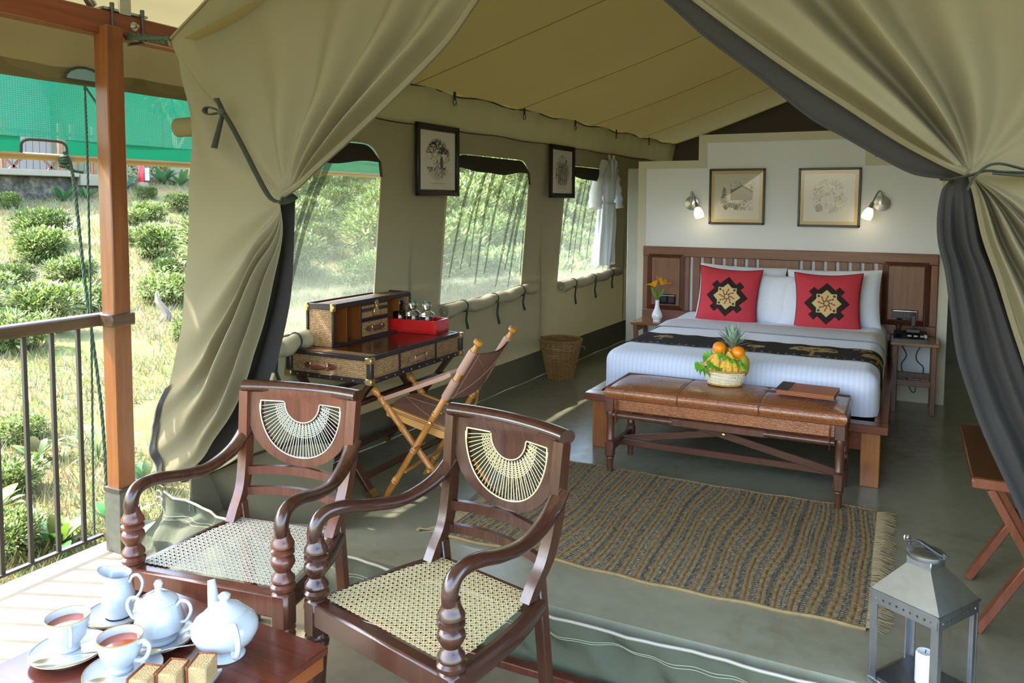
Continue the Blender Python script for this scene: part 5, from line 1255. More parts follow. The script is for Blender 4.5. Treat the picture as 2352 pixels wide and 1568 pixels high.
# cake plate and slices
cp = thing('cake_plate', (-1.785, 1.475, ZT2), .35, 'square white plate with upturned rim holding cake', 'plate')
def plate(u, v): x, y = (u*2-1), (v*2-1); e = max(abs(x), abs(y)); return (x*.1, y*.1, .006+.016*sstep(.6, 1, e)+.006*(abs(x*y))**4)
m = MB(); m.grid(30, 30, plate); m.grid(30, 30, lambda u, v: (lambda p: (p[0], p[1], p[2]-.005))(plate(u, v)), flip=True); m.build('dish', m_por, cp)
t = NT('sponge_cake'); v = t.coord(); n1 = t.n('TexVoronoi', {'Vector': v, 'Scale': 260.0}).outputs['Distance']
m_sponge = t.end(t.bsdf(t.mix(t.noise(v, 40, 4), hx('#a88d62'), hx('#bfa67c')), .95, 0, .1, t.bump(n1, .8, .003))); m_crust = plain('cake_crust', hx('#7a3f1c'), .7, var=.3, vscale=40, bump=.4, bscale=150)
R35 = Matrix.Rotation(.35, 3, 'Z')
for x, y, lab in ((.06, .05, 'sponge cake slice at the teapot corner of the plate'), (-.005, .012, 'middle sponge cake slice on the plate'), (-.068, -.022, 'sponge cake slice nearest the teacup')):
    q = R35 @ Vector((x, y, 0)); s = thing('cake_slice', (-1.785+q.x, 1.475+q.y, ZT2+.0165), .35+x, lab, 'cake', 'sponge cake slices')
    m = MB(); m.box((.006, 0, .031), (.054, .075, .06), bev=.004); m.build('sponge', m_sponge, s)
    m = MB(); m.box((-.023, 0, .032), (.008, .078, .064), bev=.003); m.box((.004, .037, .032), (.056, .006, .064), bev=.002); m.build('crust', m_crust, s)
# ------------------------------------------------------------------ leather bench at the foot of the bed
m_bl = wood('bench_wood', hx('#3c2018'), hx('#63402f'), 0, .35); m_blz = wood('bench_leg_wood', hx('#40241a'), hx('#6b4230'), 2, .35)
t = NT('crocodile_leather'); v = t.coord(); vo = t.n('TexVoronoi', {'Vector': t.coord('Object', (34, 55, 60)), 'Scale': 1.0}, feature='DISTANCE_TO_EDGE').outputs['Distance']
ed = t.math('MINIMUM', t.math('MULTIPLY', vo, 9.0), 1.0)
cl = t.mix(t.noise(v, 5, 5), hx('#7a4524'), hx('#a8683c')); cl = t.mix(t.math('MULTIPLY', t.math('SUBTRACT', 1.0, ed), .45), cl, hx('#3c1c10'))
m_croc = t.end(t.bsdf(cl, .26, 0, .5, t.bump(t.math('ADD', ed, t.math('MULTIPLY', t.noise(v, 8, 4), 1.2)), .22, .004), .25))
bn = thing('leather_bench', (-.928, 4.745, 0), 0, 'long bench with tan crocodile leather cushion at the foot of the bed', 'bench')
BW, BD = 1.35, .45
def cush(u, v):
    a, b = u*2-1, v*2-1; e = max(abs(a), abs(b)); px_, py_ = a*BW/2, b*BD/2
    seam = min(abs(px_+.235), abs(px_-.225)); z = .535+.022*(1-abs(a)**6)*(1-abs(b)**4)-.008*exp(-(seam/.012)**2)+.004*mnoise.noise(Vector((px_*5, py_*5, 0)))
    return (px_*.995, py_*.99, z)
m = MB(); m.grid(110, 36, cush)
def side(u, v):
    s = u*4; k = int(s) % 4; f = s-int(s); a, b = ((f*2-1, -1), (1, f*2-1), (1-f*2, 1), (-1, 1-f*2))[k]; bul = .014*sin(pi*v)
    return (a*(BW/2+bul)*(.995), b*(BD/2+bul)*(.99), lerp(.473, .536, v))
m.grid(160, 8, side, cu=True); cu = m.build('cushion', m_croc, bn)
m = MB()
for z in (.474, .537): m.tube([side(i/160, 0 if z < .5 else 1)[:2]+(z,) for i in range(160)], .0055, 6, True)
for x in (-.235, .225): m.tube([(x, -BD/2-.012*sin(pi*q/8), lerp(.474, .537, q/8)) for q in range(9)]+[cush((x/BW)+.5, q/14) for q in range(15)], .004, 5)
m.build('piping', plain('croc_piping', hx('#6e3d22'), .4, var=.2, vscale=30), cu)
m = MB(); m.box((0, -BD/2+.02, .435), (BW-.04, .03, .07), bev=.004); m.box((0, BD/2-.02, .435), (BW-.04, .03, .07), bev=.004)
for x in (-1, 1): m.box((x*(BW/2-.02), 0, .435), (.03, BD-.05, .07), bev=.004)
m.build('leather_apron', m_croc, bn)
for sx in (-1, 1):
    for sy in (-1, 1):
        T = Matrix.Translation((sx*(BW/2-.025), sy*(BD/2-.022), 0))
        m = MB(); m.box((0, 0, .43), (.056, .056, .085), T, .004); m.lathe([(.018, 0), (.02, .09), (.026, .1), (.024, .105)], 16, T); m.box((0, 0, .155), (.052, .052, .1), T, .01)
        m.lathe([(.02, .205), (.027, .215), (.022, .225), (.024, .35), (.03, .372), (.026, .39)], 18, T); m.build('leg', m_blz, bn)
for sx in (-1, 1):
    m = MB(); m.bar((sx*(BW/2-.025), -BD/2+.04, .16), (sx*(BW/2-.025), BD/2-.04, .16), .03, .045, bev=.004); m.build('end_stretcher', m_bl, bn)
m = MB(); m.bar((-BW/2+.03, -.012, .15), (BW/2-.03, -.012, .15), .03, .042, bev=.004); m.build('long_stretcher', m_bl, bn)
m = MB(); m.bar((-BW/2+.05, -.03, .41), (BW/2-.04, -.03, .15), .018, .045, bev=.003); m.build('cross_brace', m_bl, bn)
m = MB(); m.bar((BW/2-.05, .012, .41), (-BW/2+.04, .012, .16), .018, .045, bev=.003); m.build('cross_brace', m_bl, bn)
m = MB(); m.lathe([(.012, 0), (.009, .006), (0, .008)], 12, Matrix.Translation((0, -.04, .285)) @ Matrix.Rotation(pi/2, 4, 'X')); m.build('brass_bolt', m_brass, bn)
for sy in (-1, 1):
    m = MB(); y = sy*(BD/2+.004); m.cyl((-BW/2+.05, y, .375), (-.26, y, .375), .018); m.cyl((.26, y, .375), (BW/2-.05, y, .375), .018); m.box((0, y, .375), (.56, .03, .044), bev=.006)
    cpb = m.build('carrying_pole', m_blz, bn); m = MB()
    for x in (-.27, .27): m.cyl((x-.012, y, .375), (x+.012, y, .375), .021)
    m.build('pole_collar', m_bl, cpb); m = MB()
    for x in (-BW/2+.075, BW/2-.075):
        m = MB(); m.tube([(x, y-.005+.024*cos(a*pi/8)*sy, .40+.055*sin(a*pi/8)) for a in range(16)], [(.016, .003)]*16, 8, True, up=(1, 0, 0)); m.build('leather_loop', m_croc, bn)
# ------------------------------------------------------------------ fruit basket
m_bk = plain('pale_basket', hx('#e2d6b8'), .6, var=.2, vscale=30); m_bkr = plain('tan_basket_rim', hx('#b58a4f'), .55, var=.2, vscale=30)
FB = Vector((-.955, 4.835, .563))
fb = thing('fruit_basket', FB, 0, 'oval pale wicker fruit basket on the leather bench', 'basket')
weave_basket(fb, .085, .115, .085, 15, 20, .0032, m_bk, m_bk, 1.1, .8, rim=False)
MB().lathe([(0, .003), (.085, .003), (.085, .01), (0, .01)], 24, sx=1.1, sy=.8).build('base', m_bk, fb)
m = MB()
for z, r in ((.088, .118), (.003, .09)): m.tube([(r*cos(a*pi/24)*1.1, r*sin(a*pi/24)*.8, z) for a in range(48)], .006, 6, True)
m.build('rim', m_bkr, fb)
t = NT('banana_skin'); v = t.coord(); m_ban = t.end(t.bsdf(t.mix(t.math('GREATER_THAN', t.noise(v, 130, 3), .62), t.mix(t.noise(v, 18, 3), hx('#d8a62a'), hx('#e6bd48')), hx('#7a5a22')), .5))
m_tip = plain('banana_tip', hx('#4d3a1c'), .8)
for k in range(7):
    a = -pi*.93+k*pi*.86/6; b = thing('banana', FB+Vector((.070*cos(a)*1.1, .070*sin(a)*.8, .045)), 0, 'ripe yellow banana standing along the basket front, number %d from the left' % (k+1), 'banana', 'bananas in the fruit basket')
    b['label'] = ['leftmost stubby banana at the basket rim', 'second banana from the left in the basket', 'third banana from the left, leaning', 'speckled middle banana in the basket', 'fifth banana from the left, under the lettuce', 'plump spotted banana second from the right', 'rightmost banana beside the green mango'][k]
    L = .125+.02*((k*37) % 3)/2; m = MB(); o = Vector((cos(a)*1.1, sin(a)*.8, 0)); sd_ = Vector((-sin(a), cos(a), 0))*.02*(((k*53) % 5)/2-1)
    P = cr([(0, 0, 0), o*.010+Vector((0, 0, L*.4)), o*-.004+sd_*.6+Vector((0, 0, L*.8)), o*-.03+sd_*.8+Vector((0, 0, L*1.1))], 16)
    m.tube(P, [.007+.016*sin(pi*min(1, .1+i/16))**.7 for i in range(16)], 8); m.build('fruit', m_ban, b)
    m = MB(); m.tube([P[-1], P[-1]+Vector((0, 0, .008))], [.006, .003], 6); m.build('tip', m_tip, b)
m_or = plain('orange_peel', hx('#f08a0c'), .35, var=.08, bump=.3, bscale=260, coat=.2)
for x, y, z, lab in ((-.035, .0, .215, 'upper left orange on the fruit basket'), (.075, .01, .195, 'right-hand orange on the fruit basket')):
    o = thing('orange', FB+Vector((x, y, z)), 0, lab, 'orange', 'oranges on the fruit basket'); MB().lathe([(.042*cos(q), .041*sin(q)) for q in [-pi/2+pi*i/14 for i in range(15)]], 22).build('peel', m_or, o); MB().lathe([(.004, .04), (.003, .0435), (0, .0435)], 8).build('stalk', m_tip, o)
m_let = plain('lettuce_green', hx('#86c843'), .55, var=.35, vscale=22, trl=.35)
for i, (x, y, z, r, a0, lab) in enumerate(((.05, -.055, .165, .075, -1.1, 'large frilly lettuce leaf at the basket front'), (-.11, -.05, .10, .05, -2.6, 'frilly lettuce leaf hanging on the left rim of the basket'), (-.08, -.0, .17, .045, 2.4, 'frilly lettuce leaf under the left orange'), (-.045, -.075, .12, .04, -1.9, 'small lettuce leaf above the bananas'))):
    o = thing('lettuce_leaf', FB+Vector((x, y, z)), 0, lab, 'lettuce', 'lettuce leaves in the fruit basket')
    def lf(u, v):
        a = a0+(u-.5)*3.6; rr_ = r*1.35*v; f_ = .018*v**2*sin(u*44)+.012*v**3*sin(u*97+1); return (rr_*cos(a)*.9, rr_*sin(a)*.55-f_*.6, rr_*.7*sin((u-.5)*2.6)*-.6+.4*r*v*(.5-v)+f_)
    MB().grid(90, 12, lf).build('blade', m_let, o)
m_pap = plain('papaya_flesh', hx('#e8762c'), .4, var=.12, vscale=40); m_papr = plain('papaya_rind', hx('#e3b23c'), .5, var=.1)
for x, y, z, rz, ry_, lab in ((-.085, -.035, .145, .6, .7, 'papaya wedge lying among the lettuce'), (-.05, -.02, .155, -.3, -.35, 'upright papaya wedge left of centre'), (.0, -.02, .165, .2, -.1, 'pale papaya wedge below the left orange'), (.025, -.015, .17, 0, .1, 'papaya wedge between the two oranges'), (-.115, -.03, .115, .3, 1.0, 'orange papaya wedge at the left rim')):
    o = thing('papaya_wedge', FB+Vector((x, y, z)), rz, lab, 'papaya', 'papaya wedges in the fruit basket'); T = Matrix.Rotation(ry_, 4, 'Y')
    m = MB(); m.add([(0, -.012, -.03), (0, .012, -.03), (-.012, 0, -.03), (.0, -.01, .0), (0, .012, .0), (.012, 0, .0), (0, 0, .045)], [(0, 1, 2), (0, 3, 6, 2), (1, 2, 6, 4), (0, 1, 4, 3), (3, 4, 6)], T); m.build('flesh', m_pap, o, smooth=False)
    m = MB(); m.tube([T @ Vector(p) for p in cr([(-.012, 0, -.032), (-.006, 0, .0), (0, 0, .046)], 8)], .004, 5); m.build('rind', m_papr, o)
o = thing('green_mango', FB+Vector((.108, .0, .12)), 0, 'green-yellow mango at the right of the fruit basket', 'mango'); MB().lathe([(.038*cos(q)*(1+.1*sin(q)), .068*sin(q)) for q in [-pi/2+pi*i/14 for i in range(15)]], 20).build('skin', plain('mango_skin', hx('#a89a2e'), .4, var=.3, vscale=20), o); MB().cyl((0, 0, .065), (.004, 0, .078), .004, .003).build('stalk', m_tip, o)
pn = thing('pineapple', FB+Vector((.035, .045, .13)), 0, 'pineapple crown rising behind the oranges', 'pineapple')
MB().lathe([(0, -.09), (.04, -.08), (.05, -.02), (.048, .04), (.035, .085), (0, .095)], 18).build('fruit', plain('pineapple_skin', hx('#a8873a'), .6, var=.4, vscale=60, bump=.8, bscale=70), pn)
m_pl = plain('pineapple_leaf', hx('#94ad96'), .5, var=.25, vscale=30)
rr = random.Random(11)
for k in range(44):
    a = k*2.4; t_ = k/44; L = lerp(.14, .10, t_)*rr.uniform(.85, 1.15); out = lerp(1.15, .12, t_)
    def leaf(u, v): 
        r = .008+L*v*sin(out)*(1-.1*v); z = .09+.05*t_+L*v*cos(out)+.0*v; w = .019*(1-v)**.8; s_ = (u-.5)*2; return (r*cos(a)-s_*w*sin(a), r*sin(a)+s_*w*cos(a), z+abs(s_)*.005*(1-v)-.02*v*v*sin(out))
    MB().grid(3, 6, leaf).build('crown_leaf', m_pl, pn)
# ------------------------------------------------------------------ notebook and pen on the bench
nb = thing('leather_folder', (-.475, 4.80, .566), -.06, 'tan leather folder with a dark spine lying on the bench', 'folder')
m_nb = plain('tan_folder_leather', hx('#a85a34'), .4, var=.08, bump=.1, bscale=150)
MB().box((.0, 0, .024), (.32, .235, .006), bev=.002).build('cover', m_nb, nb); MB().box((.0, 0, .004), (.32, .235, .006), bev=.002).build('back_cover', m_nb, nb); MB().box((.004, .002, .014), (.305, .222, .014)).build('pages', plain('folder_pages', hx('#8c5a3e'), .8, var=.1), nb)
MB().box((-.125, 0, .0275), (.07, .237, .003)).build('spine_band', plain('brown_spine', hx('#3a2620'), .5, var=.1), nb)
pe = thing('pen', (-.645, 4.72, .574), .12, 'black and silver pen lying against the leather folder', 'pen'); MB().cyl((-.055, 0, 0), (.01, 0, 0), .006).build('barrel', m_black, pe); MB().cyl((.01, 0, 0), (.07, 0, 0), .0052, .003).build('metal_end', m_steel, pe)
# ------------------------------------------------------------------ woven rug
RX0, RX1, RY0, RY1 = -2.02, -.085, 3.268, 4.592
rg = thing('woven_rug', (0, 0, 0), 0, 'striped brown and grey woven jute rug on the cement floor', 'rug')
NX, NY = 340, 230; nst = 28
cA, cB, cC = hx('#8f7853'), hx('#48423a'), hx('#989079')
def rs_(u, v): return u*nst+.22*sin(v*5+u*9)+.10*sin(v*11+u*23)
def rugp(u, v):
    s = rs_(u, v); x = lerp(RX0, RX1, u); y = lerp(RY0, RY1, v)+.012*sin(u*8)+.006*sin(u*43)
    h = abs(sin(pi*s*3))**.6*.006; kn = (v*70+(.5 if int(s*3) % 2 else 0)) % 1
    h += .0045*abs(sin(pi*kn))+.003*mnoise.noise(Vector((x*3, y*3, 0)))+.003
    return (x, y, max(.003, h+.003))
def rugc(u, v):
    s = rs_(u, v); k = int(math.floor(s)); f = s-k; kn = (v*70+.3*sin(s*7)) % 1; n = .85+.3*mnoise.noise(Vector((u*90, v*90, 2)))
    c = cA
    if f > .56: c = sc(cC, .9)
    if .64 < f < .92: c = cB if kn < .62 else cC
    if .26 < f < .30: c = sc(cA, .7)
    return tuple(q*n for q in c)
m = MB(); m.grid(NX, NY, rugp, colfn=rugc); m.build('weave', attr_mat('jute_weave', .95, bump=.6, bscale=350), rg)
m_jed = (plain('jute_edge', hx('#86724e'), .9, var=.35, vscale=26, bump=.6, bscale=160))
for y in (0, 1): MB().tube([(lambda p: (p[0], p[1], .008))(rugp(i/220, y)) for i in range(221)], .009, 6).build('edge_cord', m_jed, rg)
rr = random.Random(2)
m = MB()
for side_, xb, sg in ((0, RX0, -1), (1, RX1, 1)):
    for k in range(330):
        y = lerp(RY0+.01, RY1-.01, k/329)+rr.uniform(-.004, .004); L = rr.uniform(.055, .10); dy = rr.uniform(-.03, .03)
        m.tube([(xb, y, .012), (xb+sg*L*.45, y+dy*.4, .013+rr.random()*.008), (xb+sg*L, y+dy, .004+rr.random()*.004)], [.0024, .0022, .0012], 4)
for k in range(3): m.tube(cr([(RX0-.05, 3.31+.01*k, .008), (RX0-.11, 3.29, .01), (RX0-.14, 3.32-.02*k, .006), (RX0-.12, 3.27, .006)], 14), .004, 5)
o = m.build('fringe', plain('jute_fringe', hx('#8f7f5c'), .9, var=.25, vscale=20), rg); tag(o, kind='stuff')
# ------------------------------------------------------------------ metal lantern
m_lan = plain('aged_tin', (.40, .43, .46), .34, 1, var=.3, vscale=14, bump=.1, bscale=30); m_land = plain('dark_tin', (.09, .09, .1), .45, .8, var=.3, vscale=20)
ang = radians(-31.55); ux = Vector((cos(ang), sin(ang), 0)); uy = Vector((-sin(ang), cos(ang), 0)); A = .2375
N_ = Vector((.139, 2.799, 0)); CT = N_-ux*A/2+uy*A/2
ln = thing('candle_lantern', (CT.x, CT.y, 0), ang, 'square tin candle lantern with glass panes in the foreground', 'lantern')
ZS = .333
MB().box((0, 0, .012), (A+.01, A+.01, .022), bev=.003).build('base', m_lan, ln); MB().box((0, 0, .0255), (A-.02, A-.02, .004)).build('tray', m_land, ln)
for sx in (-1, 1):
    for sy in (-1, 1): 
        m = MB(); m.box((sx*(A/2-.003), sy*(A/2-.012), .17), (.005, .026, .3)); m.box((sx*(A/2-.012), sy*(A/2-.003), .17), (.026, .005, .3)); m.build('corner_post', m_lan, ln)
m = MB()
for k in range(4):
    T = Matrix.Rotation(k*pi/2, 4, 'Z'); m = MB()
    hs = [[(x+.0045*cos(a*pi/4), .31+.0045*sin(a*pi/4)) for a in range(8)] for x in [-.096+.024*i for i in range(9)]]
    m.plate([(-A/2, .29), (A/2, .29), (A/2, ZS), (-A/2, ZS)], hs, .004, fn=lambda x, y, z: (x, -A/2+.002-z+.001, y), T=T); m.build('pierced_band', m_lan, ln, smooth=False)
    m = MB(); m.add([(-A/2+.02, -A/2+.008, .03), (A/2-.02, -A/2+.008, .03), (A/2-.02, -A/2+.008, .295), (-A/2+.02, -A/2+.008, .295)], [(0, 1, 2, 3)], T); m.build('glass_pane', m_glass_thin, ln)
    m = MB(); m.add([(-A/2-.004, -A/2-.004, ZS), (A/2+.004, -A/2-.004, ZS), (.042, -.042, ZS+.105), (-.042, -.042, ZS+.105)], [(0, 1, 2, 3)], T); m.build('roof_plate', m_lan, ln, smooth=False)
    m = MB(); m.box((0, -A/2-.002, ZS), (A+.01, .006, .008), T); m.build('roof_lip', m_lan, ln)
m = MB(); m.box((0, 0, ZS+.118), (.086, .086, .03), bev=.002); m.build('chimney', m_lan, ln)
MB().lathe([(.058, ZS+.13), (.06, ZS+.135), (.06, ZS+.146), (.054, ZS+.152), (.03, ZS+.158), (0, ZS+.16)], 28).build('cap', m_lan, ln)
m = MB(); zc = ZS+.165; P = cr([(-.065, 0, zc-.005), (-.03, -.004, zc+.012), (.0, 0, zc+.004), (.05, .0, zc-.01), (.075, 0, zc-.006)], 24); m.tube(P, [(.004+.006*sin(pi*i/23), .003+.003*sin(pi*i/23)) for i in range(24)], 8)
m.cyl((-.06, 0, zc-.02), (-.06, 0, zc+.006), .005); m.cyl((.062, 0, zc-.02), (.062, 0, zc), .006); m.build('carrying_bar', m_land, ln)
m = MB(); m.tube([(-.066, .012*cos(a*pi/6)-.01, zc+.012+.012*sin(a*pi/6)) for a in range(12)], .003, 5, True); m.tube([(-.07, .01*cos(a*pi/6)+.012, zc+.0+.01*sin(a*pi/6)) for a in range(12)], .003, 5, True); m.build('wing_clip', m_steel, ln)
cn = thing('pillar_candle', (CT.x+ux.x*.012, CT.y+ux.y*.012, .0278), 0, 'white pillar candle inside the tin lantern', 'candle')
MB().lathe([(0, 0), (.03, 0), (.03, .10), (.027, .108), (.012, .104), (0, .103)], 24).build('wax', plain('candle_wax', hx('#dfe6ea'), .4, var=.04, trl=.15), cn); MB().cyl((0, 0, .102), (.002, 0, .115), .0015).build('wick', m_black, cn)
# ------------------------------------------------------------------ side table with crossed legs on the right
m_sd = wood('side_table_top', hx('#3a1a10'), hx('#5a2d1c'), 1, .3); m_sdl = wood('side_table_leg', hx('#663420'), hx('#8a5238'), 2, .3)
sd_ = thing('folding_side_table', (.47, 3.83, 0), 0, 'reddish wooden folding table with crossed legs at the right curtain', 'side table')
MB().box((0, 0, .603), (.42, .84, .035), bev=.004).build('top', m_sd, sd_); MB().box((0, -.41, .603), (.424, .03, .038), bev=.004).build('front_edge', m_sdl, sd_)
for y in (-.37, .12):
    for s in (-1, 1):
        m = MB(); m.bar((s*.15, y+.018*s, .585), (-s*.17, y+.018*s, 0), .03, .05, up=(0, 1, 0), bev=.003, ext=-.004); m.build('leg', m_sdl, sd_)
# ------------------------------------------------------------------ hillside
def G(x, y):
    u = max(0, -4-x); b = -.55+.133*u+.05*max(0, y-8)*min(1, u/8)+.36*exp(-((x+18.6)/2.2)**2-((y-15.6)/1.9)**2)
    k = min(1, u/2); return b+k*(.10*mnoise.noise(Vector((x*.45, y*.45, 0)))+.04*mnoise.noise(Vector((x*1.7, y*1.7, 3))))
t = NT('hill_ground'); v = t.coord(); a = t.noise(v, .5, 6, .6, .5); b = t.noise(v, 5, 6, .65); c_ = t.noise(v, 45, 4, .6)
f = t.math('ADD', t.math('MULTIPLY', a, .6), t.math('MULTIPLY', b, .45))
col = t.ramp(f, [(.36, hx('#505e30')), (.47, hx('#747748')), (.56, hx('#858058')), (.66, hx('#89694d'))])
col = t.mix(t.math('MULTIPLY', c_, .5), col, hx('#455222'))
m_gr = t.end(t.bsdf(col, .95, 0, .1, t.bump(t.math('ADD', c_, b), .6, .05)))
xs = [14, 6, 0, -3]+[-3.6-i*.25 for i in range(60)]+[-19-i*1.5 for i in range(50)]
ys = [-25, -15, -8]+[-4+i*.35 for i in range(90)]+[28+i*2. for i in range(35)]
m = MB(); nx = len(xs)
m.v = [(x, y, G(x, y)) for y in ys for x in xs]
m.f = [(j*nx+i, j*nx+i+1, (j+1)*nx+i+1, (j+1)*nx+i) for j in range(len(ys)-1) for i in range(nx-1)]
o = m.build('ground', m_gr); st(o, 'sunny grassy hillside rising beyond the railing', 'ground')
m_leaf = attr_mat('bush_leaf', .45, .38, spec=.4); m_twig = plain('twig', hx('#5b4a35'), .9, var=.3)
gA, gB, gC, gD = (sc(hx(q), .62) for q in ('#4a632f', '#809a4c', '#b3c470', '#d6dd9d'))
def leaf_add(m, p, d, up, L, w, col, bend=.25):
    d = d.normalized(); s = d.cross(up)
    if s.length < 1e-3: s = d.orthogonal()
    s.normalize(); n = s.cross(d)
    a = p; b = p+d*L*.5-n*bend*L*.1; e = p+d*L-n*bend*L*.45
    m.add([a, b+s*w*.5+n*w*.12, b, b-s*w*.5+n*w*.12, e], [(0, 1, 2), (0, 2, 3), (1, 4, 2), (2, 4, 3)], None, col)
def bush_mesh(seed, n, rx, rz, L, dark):
    rr = random.Random(seed); m = MB(); tw = MB()
    blobs = [(0, 0, rz*.55, rx*.75)]+[(rr.uniform(-.6, .6)*rx, rr.uniform(-.6, .6)*rx, rz*rr.uniform(.4, .75), rx*rr.uniform(.3, .5)) for _ in range(7)]
    for i in range(n):
        bx, by, bz, br = rr.choice(blobs) if rr.random() < .85 else blobs[0]
        while True:
            q = Vector((rr.gauss(0, 1), rr.gauss(0, 1), rr.gauss(0, 1)))
            if q.length > .1: break
        q.normalize(); k = br*rr.uniform(.72, 1.05); p = Vector((bx, by, bz))+Vector((q.x*k, q.y*k, q.z*k*.75))
        if p.z < .02: p.z = rr.uniform(.02, .15)
        d = (q+Vector((rr.uniform(-.7, .7), rr.uniform(-.7, .7), rr.uniform(-.1, .9)))).normalized()
        t_ = rr.random(); c = tuple(lerp(x, y, t_) for x, y in ((zip(gA, gB) if rr.random() < .5+.35*dark else zip(gB, gC))))
        if rr.random() < .12*(1-dark): c = gD
        if dark: c = tuple(x*.75 for x in c)
        leaf_add(m, p, d, Vector((0, 0, 1)), L*rr.uniform(.7, 1.2), L*.42*rr.uniform(.8, 1.2), c)
    for i in range(14):
        bx, by, bz, br = rr.choice(blobs); a = rr.random()*6.28; tw.tube(cr([(rr.uniform(-.06, .06), rr.uniform(-.06, .06), -.1), (bx*.5+.05*cos(a), by*.5+.05*sin(a), bz*.5), (bx+br*.5*cos(a), by+br*.5*sin(a), bz+br*.3)], 6), [.014, .012, .010, .008, .006, .004], 5)
    return m, tw
protos = []
for i, (n, rx, rz, L, dk_) in enumerate(((2600, .5, .62, .085, 0), (2400, .52, .5, .08, 0), (2600, .5, .6, .075, 1), (2000, .45, .5, .09, 0), (3400, .62, .95, .10, 0))):
    m, tw = bush_mesh(20+i, n, rx, rz, L, dk_); b = thing('tea_bush', (0, 0, -50), 0, 'leafy green tea bush on the sunny slope', 'bush', 'tea bushes on the hillside')
    m.build('foliage', m_leaf, b, smooth=False, fix=False); tw.build('stem', m_twig, b); protos.append([b, False])
def bush(k, x, y, s, label=None, rz=None, sink=.05):
    pr = protos[k]
    o = pr[0] if not pr[1] else dup(pr[0]); pr[1] = True
    o.location = (x, y, G(x, y)-sink); o.rotation_euler = (0, 0, random.random()*6.28 if rz is None else rz); o.scale = (s,)*3
    an = math.degrees(atan2(-x, y))
    o['label'] = label or ('leafy tea bush scattered on the bank beyond the railing' if an > 46 else 'leafy tea bush on the slope behind the near window' if an > 34 else 'leafy tea bush on the slope behind the middle window' if an > 24 else 'leafy tea bush on the slope behind the far window'); return o
for k, x, y, s, lab in ((2, -14.23, 9.1, 1.15, 'dark green bush left of the post on the sunny bank'), (0, -11.87, 9.85, 1.05, 'bright yellow-green bush just right of the post'), (1, -12.56, 8.05, .95, 'low bush below the dark bush left of the post'), (0, -8.96, 5.82, .95, 'large bright bush above the handrail left of the post'), (3, -8.47, 5.07, .85, 'bush cut by the left edge above the handrail'), (1, -9.68, 8.04, .85, 'sparse bright bush right of the post at mid height'), (2, -16.13, 13.92, .8, 'dark rounded bush beside the entrance flap'), (3, -15.37, 12.45, .85, 'grey-green bush right of the post near the far wall'), (4, -18.2, 11.0, .5, 'bush in front of the stone wall at the left edge'), (2, -17.4, 14.0, .6, 'bush below the red extinguisher'), (1, -13.3, 10.5, .7, 'small bush seen right behind the post'), (3, -5.49, 3.25, .5, 'low leafy bush behind the leftmost bars'), (1, -6.37, 3.85, .45, 'bush in the lower left behind the bars'), (0, -4.72, 2.80, .45, 'bush at the foot of the railing'), (0, -10.6, 6.1, .75, 'bush between the two green ropes')): bush(k, x, y, s, lab)
rr = random.Random(31); placed = []
def scat(n, fn, smin, smax, ks):
    c = 0; tries = 0
    while c < n and tries < n*30:
        tries += 1; x, y = fn()
        if x > -19.0 and all((x-a)**2+(y-b)**2 > .8 for a, b in placed):
            placed.append((x, y)); bush(rr.choice(ks), x, y, rr.uniform(smin, smax)); c += 1
        elif x <= -19 and y > 26: placed.append((x, y)); bush(rr.choice(ks), x, y, rr.uniform(smin, smax)); c += 1
def wedge(d0, d1, a0, a1):
    def f():
        d = lerp(d0, d1, rr.random()**.8); a = radians(rr.uniform(a0, a1)); return (-d*sin(a), d*cos(a))
    return f
scat(14, wedge(10, 20, 47, 62), .6, 1.0, (0, 1, 2, 3)); scat(44, wedge(13, 26, 31, 47), .9, 1.5, (0, 1, 2, 4)); scat(70, wedge(13, 32, 18, 33), 1.0, 1.8, (0, 1, 2, 4)); scat(60, wedge(28, 55, 18, 47), 1.6, 2.8, (0, 2, 4))
# rocks and stump
def rock(x, y, s, lab, name='rock', c='#8f887c'):
    o = MB(); o.grid(18, 12, lambda u, v: (lambda q: tuple((q*(1+.35*mnoise.noise(q*1.6+Vector((x, y, 0)))))))(Vector((sin(pi*v)*cos(2*pi*u)*s, sin(pi*v)*sin(2*pi*u)*s*.8, cos(pi*v)*s*.6))), cu=True)
    o = o.build(name, plain('rock_'+c, hx(c), .9, var=.35, vscale=9, bump=.6, bscale=20)); o.location = (x, y, G(x, y)+s*.25); tag(o, lab, 'rock')
rock(-10.04, 11.16, .3, 'grey boulder seen through the near window'); rock(-15.4, 10.6, .2, 'pale stone on the bank between the ropes', c='#b5a58e')
# dry stalk
o = thing('dry_stump', (-8.69, 7.18, G(-8.69, 7.18)-.05), 0, 'pale twisted stump with a small green shoot right of the post', 'stump')
m = MB(); m.tube(cr([(0, 0, 0), (.04, .05, .12), (-.08, .02, .3), (-.14, .06, .42)], 14), [.07-.045*i/13 for i in range(14)], 8); m.build('trunk', plain('dead_wood', hx('#756c5e'), .9, var=.3, vscale=20), o)
m = MB(); rq = random.Random(4)
for i in range(60): leaf_add(m, Vector((rq.uniform(-.1, .25), rq.uniform(-.15, .15), rq.uniform(.35, .75))), Vector((rq.uniform(-1, 1), rq.uniform(-1, 1), rq.uniform(0, 1))), Vector((0, 0, 1)), .1, .045, gB)
tag(m.build('shoot', m_leaf, o, smooth=False), kind='stuff')
